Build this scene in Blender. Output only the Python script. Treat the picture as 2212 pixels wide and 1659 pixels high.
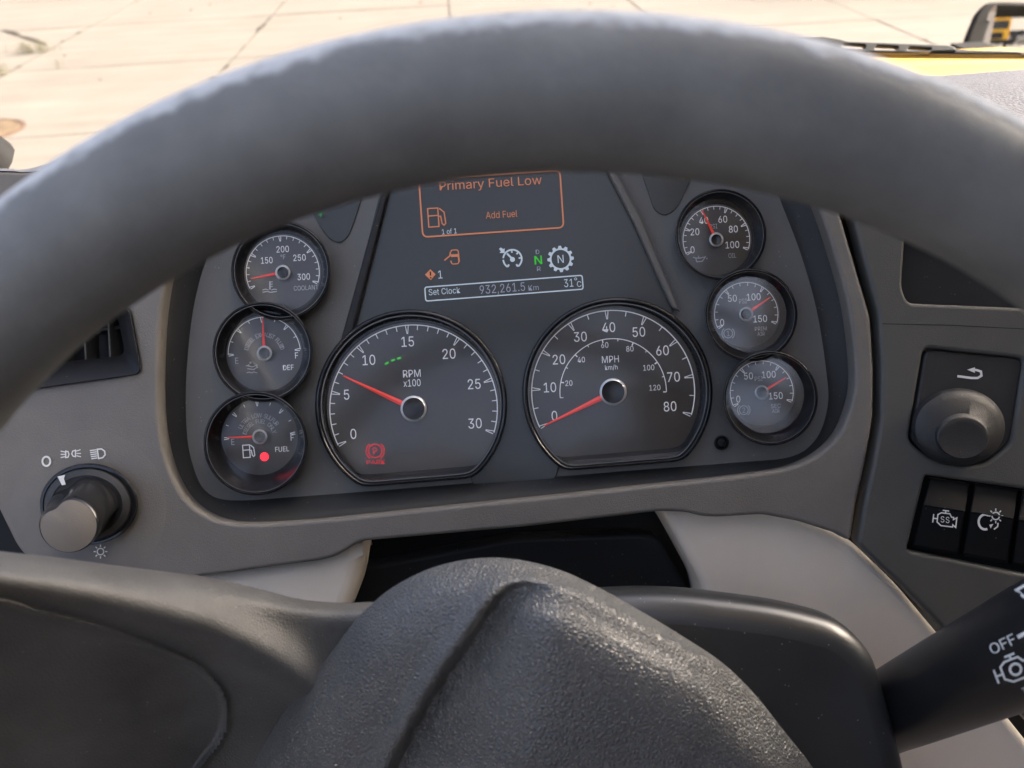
import bpy, bmesh, math, random
from mathutils import Vector, Matrix
from math import sin, cos, pi, radians, atan2, hypot
random.seed(7)
sc = bpy.context.scene
for o in list(bpy.data.objects): bpy.data.objects.remove(o)

# ------------------------------------------------------------------ camera
F = 1680.0                                   # focal length in units of a 2212 px wide picture
EYE = Vector((0, 0, 2.35))                   # driver's eye height above the concrete
th, ps, ro = radians(35.4), radians(2.95), radians(2.8)
fw = Vector((sin(ps)*cos(th), cos(ps)*cos(th), -sin(th)))
r0 = Vector((cos(ps), -sin(ps), 0)); u0 = r0.cross(fw)
rt = cos(ro)*r0 - sin(ro)*u0
up = sin(ro)*r0 + cos(ro)*u0
RC = Matrix((rt, up, -fw)).transposed()      # dash frame: the instrument panel faces the driver square on
cam = bpy.data.cameras.new('camera'); cob = bpy.data.objects.new('camera', cam)
sc.collection.objects.link(cob); sc.camera = cob
cob.matrix_world = Matrix.Translation(EYE) @ RC.to_4x4()
cam.sensor_width = 36; cam.lens = F/2212*36; cam.clip_start = 0.02; cam.clip_end = 2000
cam.dof.use_dof = True; cam.dof.focus_distance = 0.46; cam.dof.aperture_fstop = 10.0

# ------------------------------------------------------------------ world, sun, exposure
SUN_EL, SUN_AZ = radians(36), radians(86)    # azimuth clockwise from straight ahead
world = bpy.data.worlds.new('World'); sc.world = world; world.use_nodes = True
wn = world.node_tree.nodes; wl = world.node_tree.links
sky = wn.new('ShaderNodeTexSky'); sky.sky_type = 'NISHITA'; sky.sun_disc = False
sky.sun_elevation = SUN_EL; sky.sun_rotation = SUN_AZ
sky.dust_density = 10.0; sky.air_density = .6; sky.ozone_density = .3
wl.new(sky.outputs[0], wn['Background'].inputs[0]); wn['Background'].inputs[1].default_value = 0.15
sl = bpy.data.lights.new('sun', 'SUN'); sl.energy = 2.0; sl.angle = radians(0.5); sl.color = (1, .95, .86)
so = bpy.data.objects.new('sun', sl); sc.collection.objects.link(so)
sdir = Vector((sin(SUN_AZ)*cos(SUN_EL), cos(SUN_AZ)*cos(SUN_EL), sin(SUN_EL)))
so.rotation_euler = sdir.to_track_quat('Z', 'Y').to_euler(); so.location = (4, 0, 8)
sc.view_settings.view_transform = 'Standard'; sc.view_settings.look = 'None'
sc.view_settings.exposure = 2.6; sc.view_settings.gamma = 1; sc.view_settings.use_curve_mapping = False
sc.cycles.max_bounces = 8; sc.cycles.transparent_max_bounces = 12

# ------------------------------------------------------------------ materials
def s2l(c):
    return tuple((v/255/12.92 if v/255 <= .04045 else ((v/255+.055)/1.055)**2.4) for v in c)
def mat(name, col, rough=.5, spec=.5, metal=0, bump=None, var=0, var_scale=30, emit=None, aniso=0, coat=0, speck=0, sheen=0):
    m = bpy.data.materials.new(name); m.use_nodes = True
    n = m.node_tree.nodes; l = m.node_tree.links; b = n['Principled BSDF']
    b.inputs['Base Color'].default_value = (*col, 1)
    b.inputs['Roughness'].default_value = rough; b.inputs['Specular IOR Level'].default_value = spec
    b.inputs['Metallic'].default_value = metal
    b.inputs['Coat Weight'].default_value = coat
    b.inputs['Sheen Weight'].default_value = sheen
    if aniso:
        b.inputs['Anisotropic'].default_value = aniso
        t = n.new('ShaderNodeTangent'); t.direction_type = 'RADIAL'; t.axis = 'Z'
        l.new(t.outputs[0], b.inputs['Tangent'])
    tc = n.new('ShaderNodeTexCoord')
    if var or speck:
        nz = n.new('ShaderNodeTexNoise'); nz.inputs['Scale'].default_value = var_scale; nz.inputs['Detail'].default_value = 6
        l.new(tc.outputs['Object'], nz.inputs['Vector'])
        rp = n.new('ShaderNodeMapRange'); rp.inputs[1].default_value = .3; rp.inputs[2].default_value = .7
        rp.inputs[3].default_value = 1-var; rp.inputs[4].default_value = 1+var
        l.new(nz.outputs[0], rp.inputs[0])
        mx = n.new('ShaderNodeMix'); mx.data_type = 'RGBA'; mx.blend_type = 'MULTIPLY'; mx.inputs[0].default_value = 1
        mx.inputs[6].default_value = (*col, 1); l.new(rp.outputs[0], mx.inputs[7])
        out = mx.outputs[2]
        if speck:                                # dust specks
            v = n.new('ShaderNodeTexVoronoi'); v.inputs['Scale'].default_value = 420; l.new(tc.outputs['Object'], v.inputs['Vector'])
            lt = n.new('ShaderNodeMath'); lt.operation = 'LESS_THAN'; lt.inputs[1].default_value = .16; l.new(v.outputs['Distance'], lt.inputs[0])
            n2 = n.new('ShaderNodeTexNoise'); n2.inputs['Scale'].default_value = 170; l.new(tc.outputs['Object'], n2.inputs['Vector'])
            gt = n.new('ShaderNodeMath'); gt.operation = 'GREATER_THAN'; gt.inputs[1].default_value = .63; l.new(n2.outputs[0], gt.inputs[0])
            ml = n.new('ShaderNodeMath'); ml.operation = 'MULTIPLY'; l.new(lt.outputs[0], ml.inputs[0]); l.new(gt.outputs[0], ml.inputs[1])
            m3 = n.new('ShaderNodeMath'); m3.operation = 'MULTIPLY'; m3.inputs[1].default_value = speck; l.new(ml.outputs[0], m3.inputs[0])
            m2 = n.new('ShaderNodeMix'); m2.data_type = 'RGBA'; l.new(m3.outputs[0], m2.inputs[0]); l.new(out, m2.inputs[6]); m2.inputs[7].default_value = (.4, .4, .38, 1)
            out = m2.outputs[2]
        l.new(out, b.inputs['Base Color'])
        r2 = n.new('ShaderNodeMapRange'); r2.inputs[3].default_value = max(.02, rough-.08); r2.inputs[4].default_value = min(1, rough+.08)
        l.new(nz.outputs[0], r2.inputs[0]); l.new(r2.outputs[0], b.inputs['Roughness'])
    if bump:
        kind, scale, strength, dist = bump
        if kind == 'leather':
            t = n.new('ShaderNodeTexVoronoi'); t.feature = 'DISTANCE_TO_EDGE'
            wz = n.new('ShaderNodeTexNoise'); wz.inputs['Scale'].default_value = scale*.7; l.new(tc.outputs['Object'], wz.inputs['Vector'])
            mm = n.new('ShaderNodeVectorMath'); mm.operation = 'MULTIPLY_ADD'; mm.inputs[1].default_value = (1.1/scale,)*3
            l.new(wz.outputs['Color'], mm.inputs[0]); l.new(tc.outputs['Object'], mm.inputs[2]); l.new(mm.outputs[0], t.inputs['Vector'])
            t.inputs['Scale'].default_value = scale
            sm = n.new('ShaderNodeMapRange'); sm.interpolation_type = 'SMOOTHSTEP'; sm.inputs[2].default_value = .35; l.new(t.outputs['Distance'], sm.inputs[0]); h = sm.outputs[0]
        else:
            t = n.new('ShaderNodeTexNoise'); t.inputs['Detail'].default_value = 3; l.new(tc.outputs['Object'], t.inputs['Vector'])
            t.inputs['Scale'].default_value = scale; h = t.outputs[0]
        bp = n.new('ShaderNodeBump'); bp.inputs['Strength'].default_value = strength; bp.inputs['Distance'].default_value = dist
        l.new(h, bp.inputs['Height']); l.new(bp.outputs[0], b.inputs['Normal'])
    if emit:
        b.inputs['Emission Color'].default_value = (*emit[0], 1); b.inputs['Emission Strength'].default_value = emit[1]
    return m
GR = ('noise', 1700, .35, .0006)
M = {}
M['fascia'] = mat('warm_grey_plastic', (.148, .136, .119), .55, .4, bump=('noise', 1300, .5, .0007), var=.09, speck=.12)
M['right'] = mat('charcoal_panel_plastic', (.080, .078, .070), .55, .4, bump=GR, var=.05)
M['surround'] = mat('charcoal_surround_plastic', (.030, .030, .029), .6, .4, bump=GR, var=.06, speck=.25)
M['panel'] = mat('graphite_satin_plastic', (.122, .120, .113), .5, .4, bump=GR, var=.06, speck=.35)
M['black'] = mat('black_plastic', (.014, .014, .015), .5, .3, var=.1, speck=.3)
M['bezel'] = mat('gloss_black_bezel', (.012, .012, .013), .22, .5)
M['dark'] = mat('dark_cavity_plastic', (.012, .012, .012), .7, .3)
M['knee'] = mat('beige_grey_plastic', (.76, .68, .57), .5, .4, bump=GR, var=.04)
M['wheel'] = mat('wheel_soft_black', (.085, .083, .078), .50, .5, bump=('leather', 700, .3, .0005), var=.32, var_scale=28, speck=.3)
M['hub'] = mat('grained_black_leatherette', (.088, .088, .084), .35, .9, bump=('leather', 600, .6, .0009), var=.15, coat=.05)
M['shroud'] = mat('column_black_plastic', (.022, .023, .024), .33, .7, bump=('noise', 900, .08, .0004), var=.12, speck=.5)
M['stalk'] = mat('stalk_black_plastic', (.011, .011, .012), .36, .5, bump=('noise', 900, .06, .0003), var=.1)
M['dial'] = mat('brushed_dark_dial', (.036, .031, .027), .36, .6, aniso=.85)
M['print'] = mat('white_print', (.75, .75, .75), .6, .2, emit=((1, 1, 1), .018))
M['grey_print'] = mat('grey_print', (.42, .42, .42), .6, .2)
M['icon'] = mat('white_icon_print', (.75, .74, .70), .6, .2)
M['needle'] = mat('red_needle', (.72, .05, .035), .45, .4, emit=((1, .06, .04), .03))
M['chrome'] = mat('chrome', (.80, .80, .80), .3, .8, metal=.55)
M['display'] = mat('black_display_glass', (.037, .038, .034), .24, .5)
def em(name, c, s): return mat(name, tuple(v*.3 for v in c), .5, .2, emit=(c, s))
M['e_orange'] = em('orange_pixels', s2l((215, 140, 108)), .085)
M['e_white'] = em('white_pixels', s2l((205, 220, 235)), .085)
M['e_grey'] = em('grey_pixels', s2l((170, 175, 195)), .07)
M['e_green'] = em('green_pixels', s2l((60, 190, 60)), .13)
M['e_dim'] = em('dim_green_lamp', s2l((60, 190, 90)), .05)
M['e_red'] = em('red_lamp', (1, .04, .06), .075)
M['e_fuel'] = em('red_warning_dot', (1, .03, .05), .3)
M['knobface'] = mat('soft_touch_knob_face', (.185, .155, .120), .55, .4, bump=GR)
M['yellow'] = mat('yellow_paint', (.80, .42, .02), .35, .5, coat=.4, var=.05, var_scale=3)
M['rubber'] = mat('weathered_rubber', (.012, .012, .013), .6, .4, var=.3, var_scale=25)
M['rocker'] = mat('matt_black_rocker', (.013, .013, .013), .7, .1, speck=.3, var=.1)
M['knobdark'] = mat('dark_knob_plastic', (.026, .026, .026), .5, .4, bump=GR)
M['dashtop'] = mat('dash_top_vinyl', (.135, .135, .145), .6, .4, bump=('leather', 260, .5, .0014), var=.08)
M['housing'] = mat('weathered_mirror_housing', (.010, .0095, .0085), .8, .15, var=.35, var_scale=14)
M['mirror'] = mat('mirror_glass', (.85, .86, .84), .01, .5, metal=1)
M['lining'] = mat('cab_lining', (.26, .235, .215), .8, .3, var=.1)
M['ceiling'] = mat('white_ceiling_panel', (.72, .72, .70), .6, .3, var=.05)
M['seat'] = mat('brown_seat_vinyl', (.12, .085, .07), .7, .3, var=.1)
M['rust'] = mat('rusty_iron', (.075, .045, .028), .8, .3, var=.45, var_scale=9)
M['rustpale'] = mat('sandy_iron', (.09, .062, .035), .8, .3, var=.35, var_scale=9)
M['soil'] = mat('joint_soil', (.035, .03, .024), .95, .1, var=.3, var_scale=8)
M['grass'] = mat('dry_grass', (.10, .092, .050), .8, .2, var=.3, var_scale=20)
M['carblack'] = mat('dark_car_paint', (.03, .03, .035), .25, .5, coat=.5)
M['cargrey'] = mat('grey_car_paint', (.12, .12, .13), .25, .5, coat=.5)
M['carglass'] = mat('dark_window_glass', (.02, .025, .03), .06, .6)
M['tyre'] = mat('tyre_rubber', (.02, .02, .02), .85, .2)
def glassmat(name, f0, tint=(1, 1, 1), rough=0.0):
    m = bpy.data.materials.new(name); m.use_nodes = True
    n = m.node_tree.nodes; l = m.node_tree.links; n.remove(n['Principled BSDF'])
    t = n.new('ShaderNodeBsdfTransparent'); t.inputs[0].default_value = (*tint, 1)
    g = n.new('ShaderNodeBsdfGlossy'); g.inputs['Roughness'].default_value = rough
    F0 = ((f0-1)/(f0+1))**2                      # thin sheet: Schlick reflectance, the same from either side
    ge = n.new('ShaderNodeNewGeometry'); dt = n.new('ShaderNodeVectorMath'); dt.operation = 'DOT_PRODUCT'
    l.new(ge.outputs['Incoming'], dt.inputs[0]); l.new(ge.outputs['Normal'], dt.inputs[1])
    ab = n.new('ShaderNodeMath'); ab.operation = 'ABSOLUTE'; l.new(dt.outputs['Value'], ab.inputs[0])
    om = n.new('ShaderNodeMath'); om.operation = 'SUBTRACT'; om.inputs[0].default_value = 1; l.new(ab.outputs[0], om.inputs[1])
    pw = n.new('ShaderNodeMath'); pw.operation = 'POWER'; pw.inputs[1].default_value = 5; l.new(om.outputs[0], pw.inputs[0])
    fr = n.new('ShaderNodeMath'); fr.operation = 'MULTIPLY_ADD'; fr.inputs[1].default_value = 1-F0; fr.inputs[2].default_value = F0; l.new(pw.outputs[0], fr.inputs[0])
    mx = n.new('ShaderNodeMixShader'); l.new(fr.outputs[0], mx.inputs[0]); l.new(t.outputs[0], mx.inputs[1]); l.new(g.outputs[0], mx.inputs[2])
    l.new(mx.outputs[0], n['Material Output'].inputs[0]); return m
M['lens'] = glassmat('clear_gauge_lens', 1.5, rough=.14)
M['lens_bright'] = glassmat('glare_gauge_lens', 2.1, rough=.2)  # reflectance raised to brighten the glare on the two air gauges
M['pane'] = glassmat('windshield_glass', 1.3, (.97, .98, .97))
def concrete():
    m = mat('sunlit_concrete', (.46, .41, .34), .9, .15, bump=('noise', 60, .25, .004))
    n = m.node_tree.nodes; l = m.node_tree.links; b = n['Principled BSDF']
    g = n.new('ShaderNodeNewGeometry')
    a = n.new('ShaderNodeTexNoise'); a.inputs['Scale'].default_value = .9; a.inputs['Detail'].default_value = 9; a.inputs['Roughness'].default_value = .65
    c = n.new('ShaderNodeTexNoise'); c.inputs['Scale'].default_value = 55; c.inputs['Detail'].default_value = 4
    mp = n.new('ShaderNodeMapping'); mp.inputs['Scale'].default_value = (.35, 4, 1); mp.inputs['Rotation'].default_value = (0, 0, .35)
    d = n.new('ShaderNodeTexNoise'); d.inputs['Scale'].default_value = 1.2; d.inputs['Detail'].default_value = 6
    l.new(g.outputs['Position'], a.inputs['Vector']); l.new(g.outputs['Position'], c.inputs['Vector']); l.new(g.outputs['Position'], mp.inputs[0]); l.new(mp.outputs[0], d.inputs['Vector'])
    s = n.new('ShaderNodeMath'); s.operation = 'ADD'; l.new(a.outputs[0], s.inputs[0]); l.new(d.outputs[0], s.inputs[1])
    s2 = n.new('ShaderNodeMath'); s2.operation = 'ADD'; l.new(s.outputs[0], s2.inputs[0]); l.new(c.outputs[0], s2.inputs[1])
    cr = n.new('ShaderNodeValToRGB'); cr.color_ramp.elements[0].position = .38; cr.color_ramp.elements[1].position = .62
    dv = n.new('ShaderNodeMath'); dv.operation = 'DIVIDE'; dv.inputs[1].default_value = 3; l.new(s2.outputs[0], dv.inputs[0]); l.new(dv.outputs[0], cr.inputs[0])
    cr.color_ramp.elements[0].color = (.104, .092, .077, 1); cr.color_ramp.elements[1].color = (.138, .124, .106, 1)
    l.new(cr.outputs[0], b.inputs['Base Color']); return m
M['concrete'] = concrete()

# ------------------------------------------------------------------ helpers
def cpt(px, py, Z):                          # a point of the cab: picture direction and depth -> dash frame metres
    return Vector(((px-1106)/F*Z, (830-py)/F*Z, -Z))
def W(px, py, Z): return EYE + RC @ cpt(px, py, Z)
def ray(px, py): return RC @ cpt(px, py, 1.0)
DASH = lambda o: Matrix.Translation(o) @ RC.to_4x4()
def mk(name, V, Fc, m, parent=None, origin=None, frame=None, smooth=35):
    V = [Vector(v) for v in V]
    me = bpy.data.meshes.new(name); ob = bpy.data.objects.new(name, me)
    sc.collection.objects.link(ob)
    if parent is not None:
        ob.parent = parent; inv = parent['_m'] if False else MATS[parent.name].inverted()
        MATS[ob.name] = MATS[parent.name]
    else:
        if frame is None:
            if origin is None:
                origin = Vector(((min(v.x for v in V)+max(v.x for v in V))/2, (min(v.y for v in V)+max(v.y for v in V))/2, min(v.z for v in V)))
            frame = Matrix.Translation(origin)
        ob.matrix_world = frame; MATS[ob.name] = frame; inv = frame.inverted()
    me.from_pydata([inv @ v for v in V], [], Fc)
    me.materials.append(m)
    bm = bmesh.new(); bm.from_mesh(me)
    bmesh.ops.remove_doubles(bm, verts=bm.verts, dist=1e-6)
    bmesh.ops.recalc_face_normals(bm, faces=bm.faces); bm.to_mesh(me); bm.free()
    if smooth:
        me.shade_smooth(); me.set_sharp_from_angle(angle=radians(smooth))
    return ob
MATS = {}
def root(name, frame, label, cat, group=None, kind=None):
    o = bpy.data.objects.new(name, None); sc.collection.objects.link(o); o.matrix_world = frame; MATS[o.name] = frame
    o.empty_display_size = .02
    return tag(o, label, cat, group, kind)
def tag(o, label=None, cat=None, group=None, kind=None):
    if label: o['label'] = label
    if cat: o['category'] = cat
    if group: o['group'] = group
    if kind: o['kind'] = kind
    return o
def sst(a, b, x):
    t = min(1, max(0, (x-a)/(b-a))); return t*t*(3-2*t)
def smooth_pts(pts, n=6, closed=True):
    out = []; N = len(pts)
    for i in range(N if closed else N-1):
        g = (lambda k: pts[k % N]) if closed else (lambda k: pts[min(max(k, 0), N-1)])
        p0, p1, p2, p3 = g(i-1), g(i), g(i+1), g(i+2)
        for k in range(n):
            t = k/n
            out.append(tuple(.5*((2*p1[a])+(-p0[a]+p2[a])*t+(2*p0[a]-5*p1[a]+4*p2[a]-p3[a])*t*t+(-p0[a]+3*p1[a]-3*p2[a]+p3[a])*t**3) for a in range(len(p1))))
    if not closed: out.append(tuple(pts[-1]))
    return out
def fillet(pts, r, n=5):
    out = []; N = len(pts)
    for i in range(N):
        a, b, c = Vector(pts[i-1]), Vector(pts[i]), Vector(pts[(i+1) % N])
        d1, d2 = (a-b), (c-b); q = min(r, d1.length*.45, d2.length*.45)
        s, e = b+d1.normalized()*q, b+d2.normalized()*q
        for k in range(n+1):
            t = k/n; out.append(tuple((1-t)**2*s+2*t*(1-t)*b+t*t*e))
    return out
def curve_mesh(loops, ext, bev, res=3):
    cu = bpy.data.curves.new('c', 'CURVE'); cu.dimensions = '2D'; cu.fill_mode = 'BOTH'
    cu.extrude = ext; cu.bevel_depth = bev; cu.bevel_resolution = res; cu.offset = -bev
    for lp in loops:
        sp = cu.splines.new('POLY'); sp.points.add(len(lp)-1); sp.use_cyclic_u = True
        for p, q in zip(sp.points, lp): p.co = (q[0], q[1], 0, 1)
    ob = bpy.data.objects.new('c', cu); me = ob.to_mesh()
    V = [v.co.copy() for v in me.vertices]; Fc = [tuple(p.vertices) for p in me.polygons]
    ob.to_mesh_clear(); bpy.data.objects.remove(ob); bpy.data.curves.remove(cu)
    return V, Fc
def panel(name, loops, Z, thick, bev, m, parent=None, warp=None, frame=None, res=3):
    """flat moulding cut to the picture-plane loops, front face at depth Z, with rounded edges"""
    k = Z/F
    L = [[((x-1106)*k, (830-y)*k) for x, y in lp] for lp in loops]
    V, Fc = curve_mesh(L, max(1e-5, thick/2-bev), bev, res)
    W_ = []
    for v in V:
        p = Vector((v.x, v.y, -Z + v.z - thick/2))
        if warp: p.z -= warp(1106+v.x/k, 830-v.y/k)
        W_.append(EYE + RC @ p)
    ob = mk(name, W_, Fc, m, parent, frame=frame)
    ax_ = MATS[ob.name].to_3x3().inverted() @ fw
    for p in ob.data.polygons:                   # keep the big faces truly flat
        if abs(p.normal.dot(ax_)) > .9995: p.use_smooth = False
    return ob
def loft(name, rings, m, parent=None, cap0=False, cap1=True, frame=None, smooth=40, closed=True):
    """rings: lists of world points, same count"""
    n = len(rings[0]); V = [p for r in rings for p in r]; Fc = []
    for i in range(len(rings)-1):
        for j in range(n if closed else n-1):
            k = (j+1) % n; Fc.append((i*n+j, i*n+k, (i+1)*n+k, (i+1)*n+j))
    if cap0: Fc.append(tuple(reversed(range(n))))
    if cap1: Fc.append(tuple((len(rings)-1)*n+j for j in range(n)))
    return mk(name, V, Fc, m, parent, frame=frame, smooth=smooth)
ROLL = radians(4.7)
def shape(cx, cy, r, chord=None, n=64, ry=None, cr=26):
    """picture-plane loop: circle, optionally cut flat below by a chord with eased corners"""
    out = []
    ry = ry or r
    if chord is None:
        for i in range(n):
            a = 2*pi*i/n; out.append((cx+r*cos(a), cy-ry*sin(a)))
        return out
    a0 = math.asin(chord/r)
    N = 400; raw = []
    for i in range(N):
        a = 2*pi*i/N; R = r
        if -sin(a)*r > chord: R = chord/-sin(a)
        raw.append((R*cos(a), R*sin(a)))
    for _ in range(int(cr)):
        raw = [((raw[i-1][0]+2*raw[i][0]+raw[(i+1) % N][0])/4, (raw[i-1][1]+2*raw[i][1]+raw[(i+1) % N][1])/4) for i in range(N)]
    for i in range(0, N, 4):
        x, y = raw[i]; X = x*cos(ROLL)-y*sin(ROLL); Y = x*sin(ROLL)+y*cos(ROLL)
        out.append((cx+X, cy-Y))
    return out
def at(loop, Z): return [W(x, y, Z) for x, y in loop]

FONT = None
try:                                             # the sans face that ships inside Blender, else the built-in one
    import os; FONT = bpy.data.fonts.load(os.path.join(bpy.utils.system_resource('DATAFILES', path='fonts'), 'Inter.woff2'))
except Exception: FONT = None
_caps = {}
def text_mesh(s):
    if s in _caps: return _caps[s]
    cu = bpy.data.curves.new('t', 'FONT'); cu.body = s; cu.font = FONT or cu.font; cu.size = 1; cu.resolution_u = 3
    ob = bpy.data.objects.new('t', cu); me = ob.to_mesh()
    V = [(v.co.x, v.co.y) for v in me.vertices]; Fc = [tuple(p.vertices) for p in me.polygons]
    ob.to_mesh_clear(); bpy.data.objects.remove(ob); bpy.data.curves.remove(cu)
    _caps[s] = (V, Fc); return V, Fc
CAPH = max(v[1] for v in text_mesh('H')[0])
class Flat:
    """thin print: strokes, shapes and lettering laid out in the picture plane, built on a surface at depth Z"""
    def __init__(s): s.V = []; s.F = []; s.k = 0
    def _add(s, P, Fc):
        o = len(s.V); s.k += 1
        s.V += [(p[0], p[1], s.k*1.2e-5) for p in P]; s.F += [tuple(i+o for i in f) for f in Fc]
    def poly(s, P): s._add(P, [tuple(range(len(P)))]); return s
    def stroke(s, P, w, closed=False):
        n = len(P); A = []; B = []
        for i in range(n):
            p = Vector(P[i][:2])
            a = Vector(P[i-1][:2]) if (i or closed) else p; b = Vector(P[(i+1) % n][:2]) if (i < n-1 or closed) else p
            d1 = (p-a).normalized() if (p-a).length else (b-p).normalized(); d2 = (b-p).normalized() if (b-p).length else d1
            t = (d1+d2).normalized() if (d1+d2).length > .01 else d1
            nn = Vector((-t.y, t.x)); c = max(.45, abs(t.dot(d1))); q = nn*(w/2/c)
            A.append(tuple(p+q)); B.append(tuple(p-q))
        m = n if closed else n-1
        s._add(A+B, [(i, (i+1) % n, n+(i+1) % n, n+i) for i in range(m)]); return s
    def disc(s, cx, cy, r, ry=None, n=28): return s.poly([(cx+r*cos(2*pi*i/n), cy-(ry or r)*sin(2*pi*i/n)) for i in range(n)])
    def ring(s, cx, cy, r, w, a0=0, a1=360, n=40, ry=None):
        full = abs(a1-a0) >= 360
        pts = [(cx+r*cos(radians(a0+(a1-a0)*i/n)), cy-(ry or r)*sin(radians(a0+(a1-a0)*i/n))) for i in range(n if full else n+1)]
        return s.stroke(pts, w, full)
    def text(s, t, cx, cy, h, w=None, rot=None, left=False, narrow=.84, bold=0):
        """cx,cy: centre of the caps box (or its left baseline when left)"""
        rot = ROLL if rot is None else rot
        V, Fc = text_mesh(t); sy = h/CAPH
        x0 = min(v[0] for v in V); x1 = max(v[0] for v in V)
        sx = w/(x1-x0) if w else sy*narrow
        P = []
        for x, y in V:
            X = (x-(x0 if left else (x0+x1)/2))*sx; Y = y*sy-(0 if left else h/2)
            P.append((cx+X*cos(rot)-Y*sin(rot), cy-(X*sin(rot)+Y*cos(rot))))
        s._add(P, Fc)
        if bold: s._add([(p[0]+bold, p[1]) for p in P], Fc)
        return s
    def arctext(s, t, cx, cy, r, a0, a1, h):
        adv = []
        for ch in t:
            V = text_mesh(ch)[0] if ch != ' ' else [(0, 0), (.28, 0)]
            adv.append(max(v[0] for v in V)-min(v[0] for v in V)+.10)
        tot = sum(adv); acc = 0
        for ch, w_ in zip(t, adv):
            a = radians(a0+(a1-a0)*(acc+w_/2)/tot); acc += w_
            if ch != ' ': s.text(ch, cx+r*cos(a), cy-r*sin(a), h, rot=a-pi/2)
        return s
    def build(s, name, Z, m, parent, off=.0006, depth=None):
        Vw = []
        for x, y, k in s.V:
            z = depth(x, y) if depth else Z
            Vw.append(W(x, y, z-off-k))
        return mk(name, Vw, s.F, m, parent, smooth=0)

# ================================================================== THE PLACE OUTSIDE
def wbox(x0, x1, y0, y1, z0, z1):
    V = [(x, y, z) for x in (x0, x1) for y in (y0, y1) for z in (z0, z1)]
    return V, [(0, 1, 3, 2), (4, 6, 7, 5), (0, 4, 5, 1), (2, 3, 7, 6), (0, 2, 6, 4), (1, 5, 7, 3)]
g = mk('ground', [(-900, -900, -.05), (900, -900, -.05), (900, 900, -.05), (-900, 900, -.05)], [(0, 1, 2, 3)], M['concrete'], frame=Matrix.Identity(4), smooth=0)
tag(g, kind='structure')
PX, PY, X0, Y0 = 2.955, 3.07, -.01, 8.30     # slab grid of the yard
mk('joint_bed', [(X0-5*PX, Y0-2*PY, -.005), (X0+6*PX, Y0-2*PY, -.005), (X0+6*PX, Y0+8*PY, -.005), (X0-5*PX, Y0+8*PY, -.005)], [(0, 1, 2, 3)], M['soil'], g, smooth=0)
def slab_verts(x0, x1, y0, y1, rnd, n=10):
    loop = []
    j = lambda: rnd.uniform(-.006, .006)
    for k in range(n): loop.append((x0+(x1-x0)*k/n+j(), y0+j()))
    for k in range(n): loop.append((x1+j(), y0+(y1-y0)*k/n+j()))
    for k in range(n): loop.append((x1-(x1-x0)*k/n+j(), y1+j()))
    for k in range(n): loop.append((x0+j(), y1-(y1-y0)*k/n+j()))
    return loop
rnd = random.Random(3)
for i in range(-5, 6):
    for j in range(-2, 8):
        gx, gy = .011, .017
        lp = slab_verts(X0+i*PX+gx, X0+(i+1)*PX-gx, Y0+j*PY+gy, Y0+(j+1)*PY-gy, rnd)
        h = rnd.uniform(-.003, .003)
        cx = X0+(i+.5)*PX; cy = Y0+(j+.5)*PY
        inn = [(x+(cx-x)*.002, y+(cy-y)*.002) for x, y in lp]; n = len(lp)
        V = [(x, y, -.03) for x, y in lp]+[(x, y, -.003+h) for x, y in lp]+[(x, y, h) for x, y in inn]
        Fc = [(k, (k+1) % n, n+(k+1) % n, n+k) for k in range(n)]+[(n+k, n+(k+1) % n, 2*n+(k+1) % n, 2*n+k) for k in range(n)]+[tuple(range(2*n, 3*n))]
        mk('concrete_slab', V, Fc, M['concrete'], g, smooth=30)
def gpt(px, py):
    d = ray(px, py); return EYE+d*(-EYE.z/d.z)
def ground_strip(name, pts, w, m, label, cat, jag=.012):
    pts = smooth_pts(pts, 6, False); V = []; n = len(pts)
    for k, p in enumerate(pts):
        a = Vector(pts[max(0, k-1)][:2]); b = Vector(pts[min(n-1, k+1)][:2]); t = (b-a).normalized(); q = Vector((-t.y, t.x))
        ww = w*(.35+.65*sin(pi*min(1, max(0, (k+.3)/n))))
        for s in (-1, 1):
            V.append((p[0]+q.x*(ww*s+rnd.uniform(-jag, jag)), p[1]+q.y*(ww*s+rnd.uniform(-jag, jag)), .006))
    o = mk(name, V, [(2*k, 2*k+1, 2*k+3, 2*k+2) for k in range(n-1)], m, smooth=0)
    return tag(o, label, cat)
ground_strip('pavement_crack', [gpt(7, 66)[:2], gpt(25, 71)[:2], gpt(40, 78)[:2]], .06, M['soil'], 'dark open crack running from the slab corner across the concrete', 'crack')
ground_strip('pavement_crack', [gpt(43, 79)[:2], gpt(70, 86)[:2], gpt(98, 97)[:2]], .05, M['soil'], 'dark open crack ending beside the larger grass tuft', 'crack')
for k in range(26):                              # weeds and grit filling stretches of the joints
    i = rnd.choice([-2, -1, -1, -2, 2]); y = rnd.uniform(9, 20); x = X0+i*PX+rnd.uniform(-.02, .02); L = rnd.uniform(.05, .25)
    o = ground_strip('joint_debris', [(x-.01, y), (x+.02, y+L*.5), (x-.01, y+L)], rnd.uniform(.015, .04), M['soil'], 'small clump of dark grit caught in a slab joint', 'debris')
    o['group'] = 'grit in the slab joints'
def tuft(p, n, hgt, spread, label):
    V = []; Fc = []
    for k in range(n):
        a = rnd.uniform(0, 2*pi); l = rnd.uniform(.5, 1)*hgt; b = Vector((p.x+rnd.gauss(0, spread*.45), p.y+rnd.gauss(0, .05), 0))
        t = b+Vector((cos(a)*l*.8, sin(a)*l*.8, l)); md = (b+t)/2+Vector((0, 0, l*.2)); s = Vector((-sin(a), cos(a), 0))*.0022
        o = len(V); V += [b-s, b+s, md+s, md-s, t]; Fc += [(o, o+1, o+2, o+3), (o+3, o+2, o+4)]
    q = mk('grass_tuft', V, Fc, M['grass'], smooth=0); return tag(q, label, 'grass')
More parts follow.
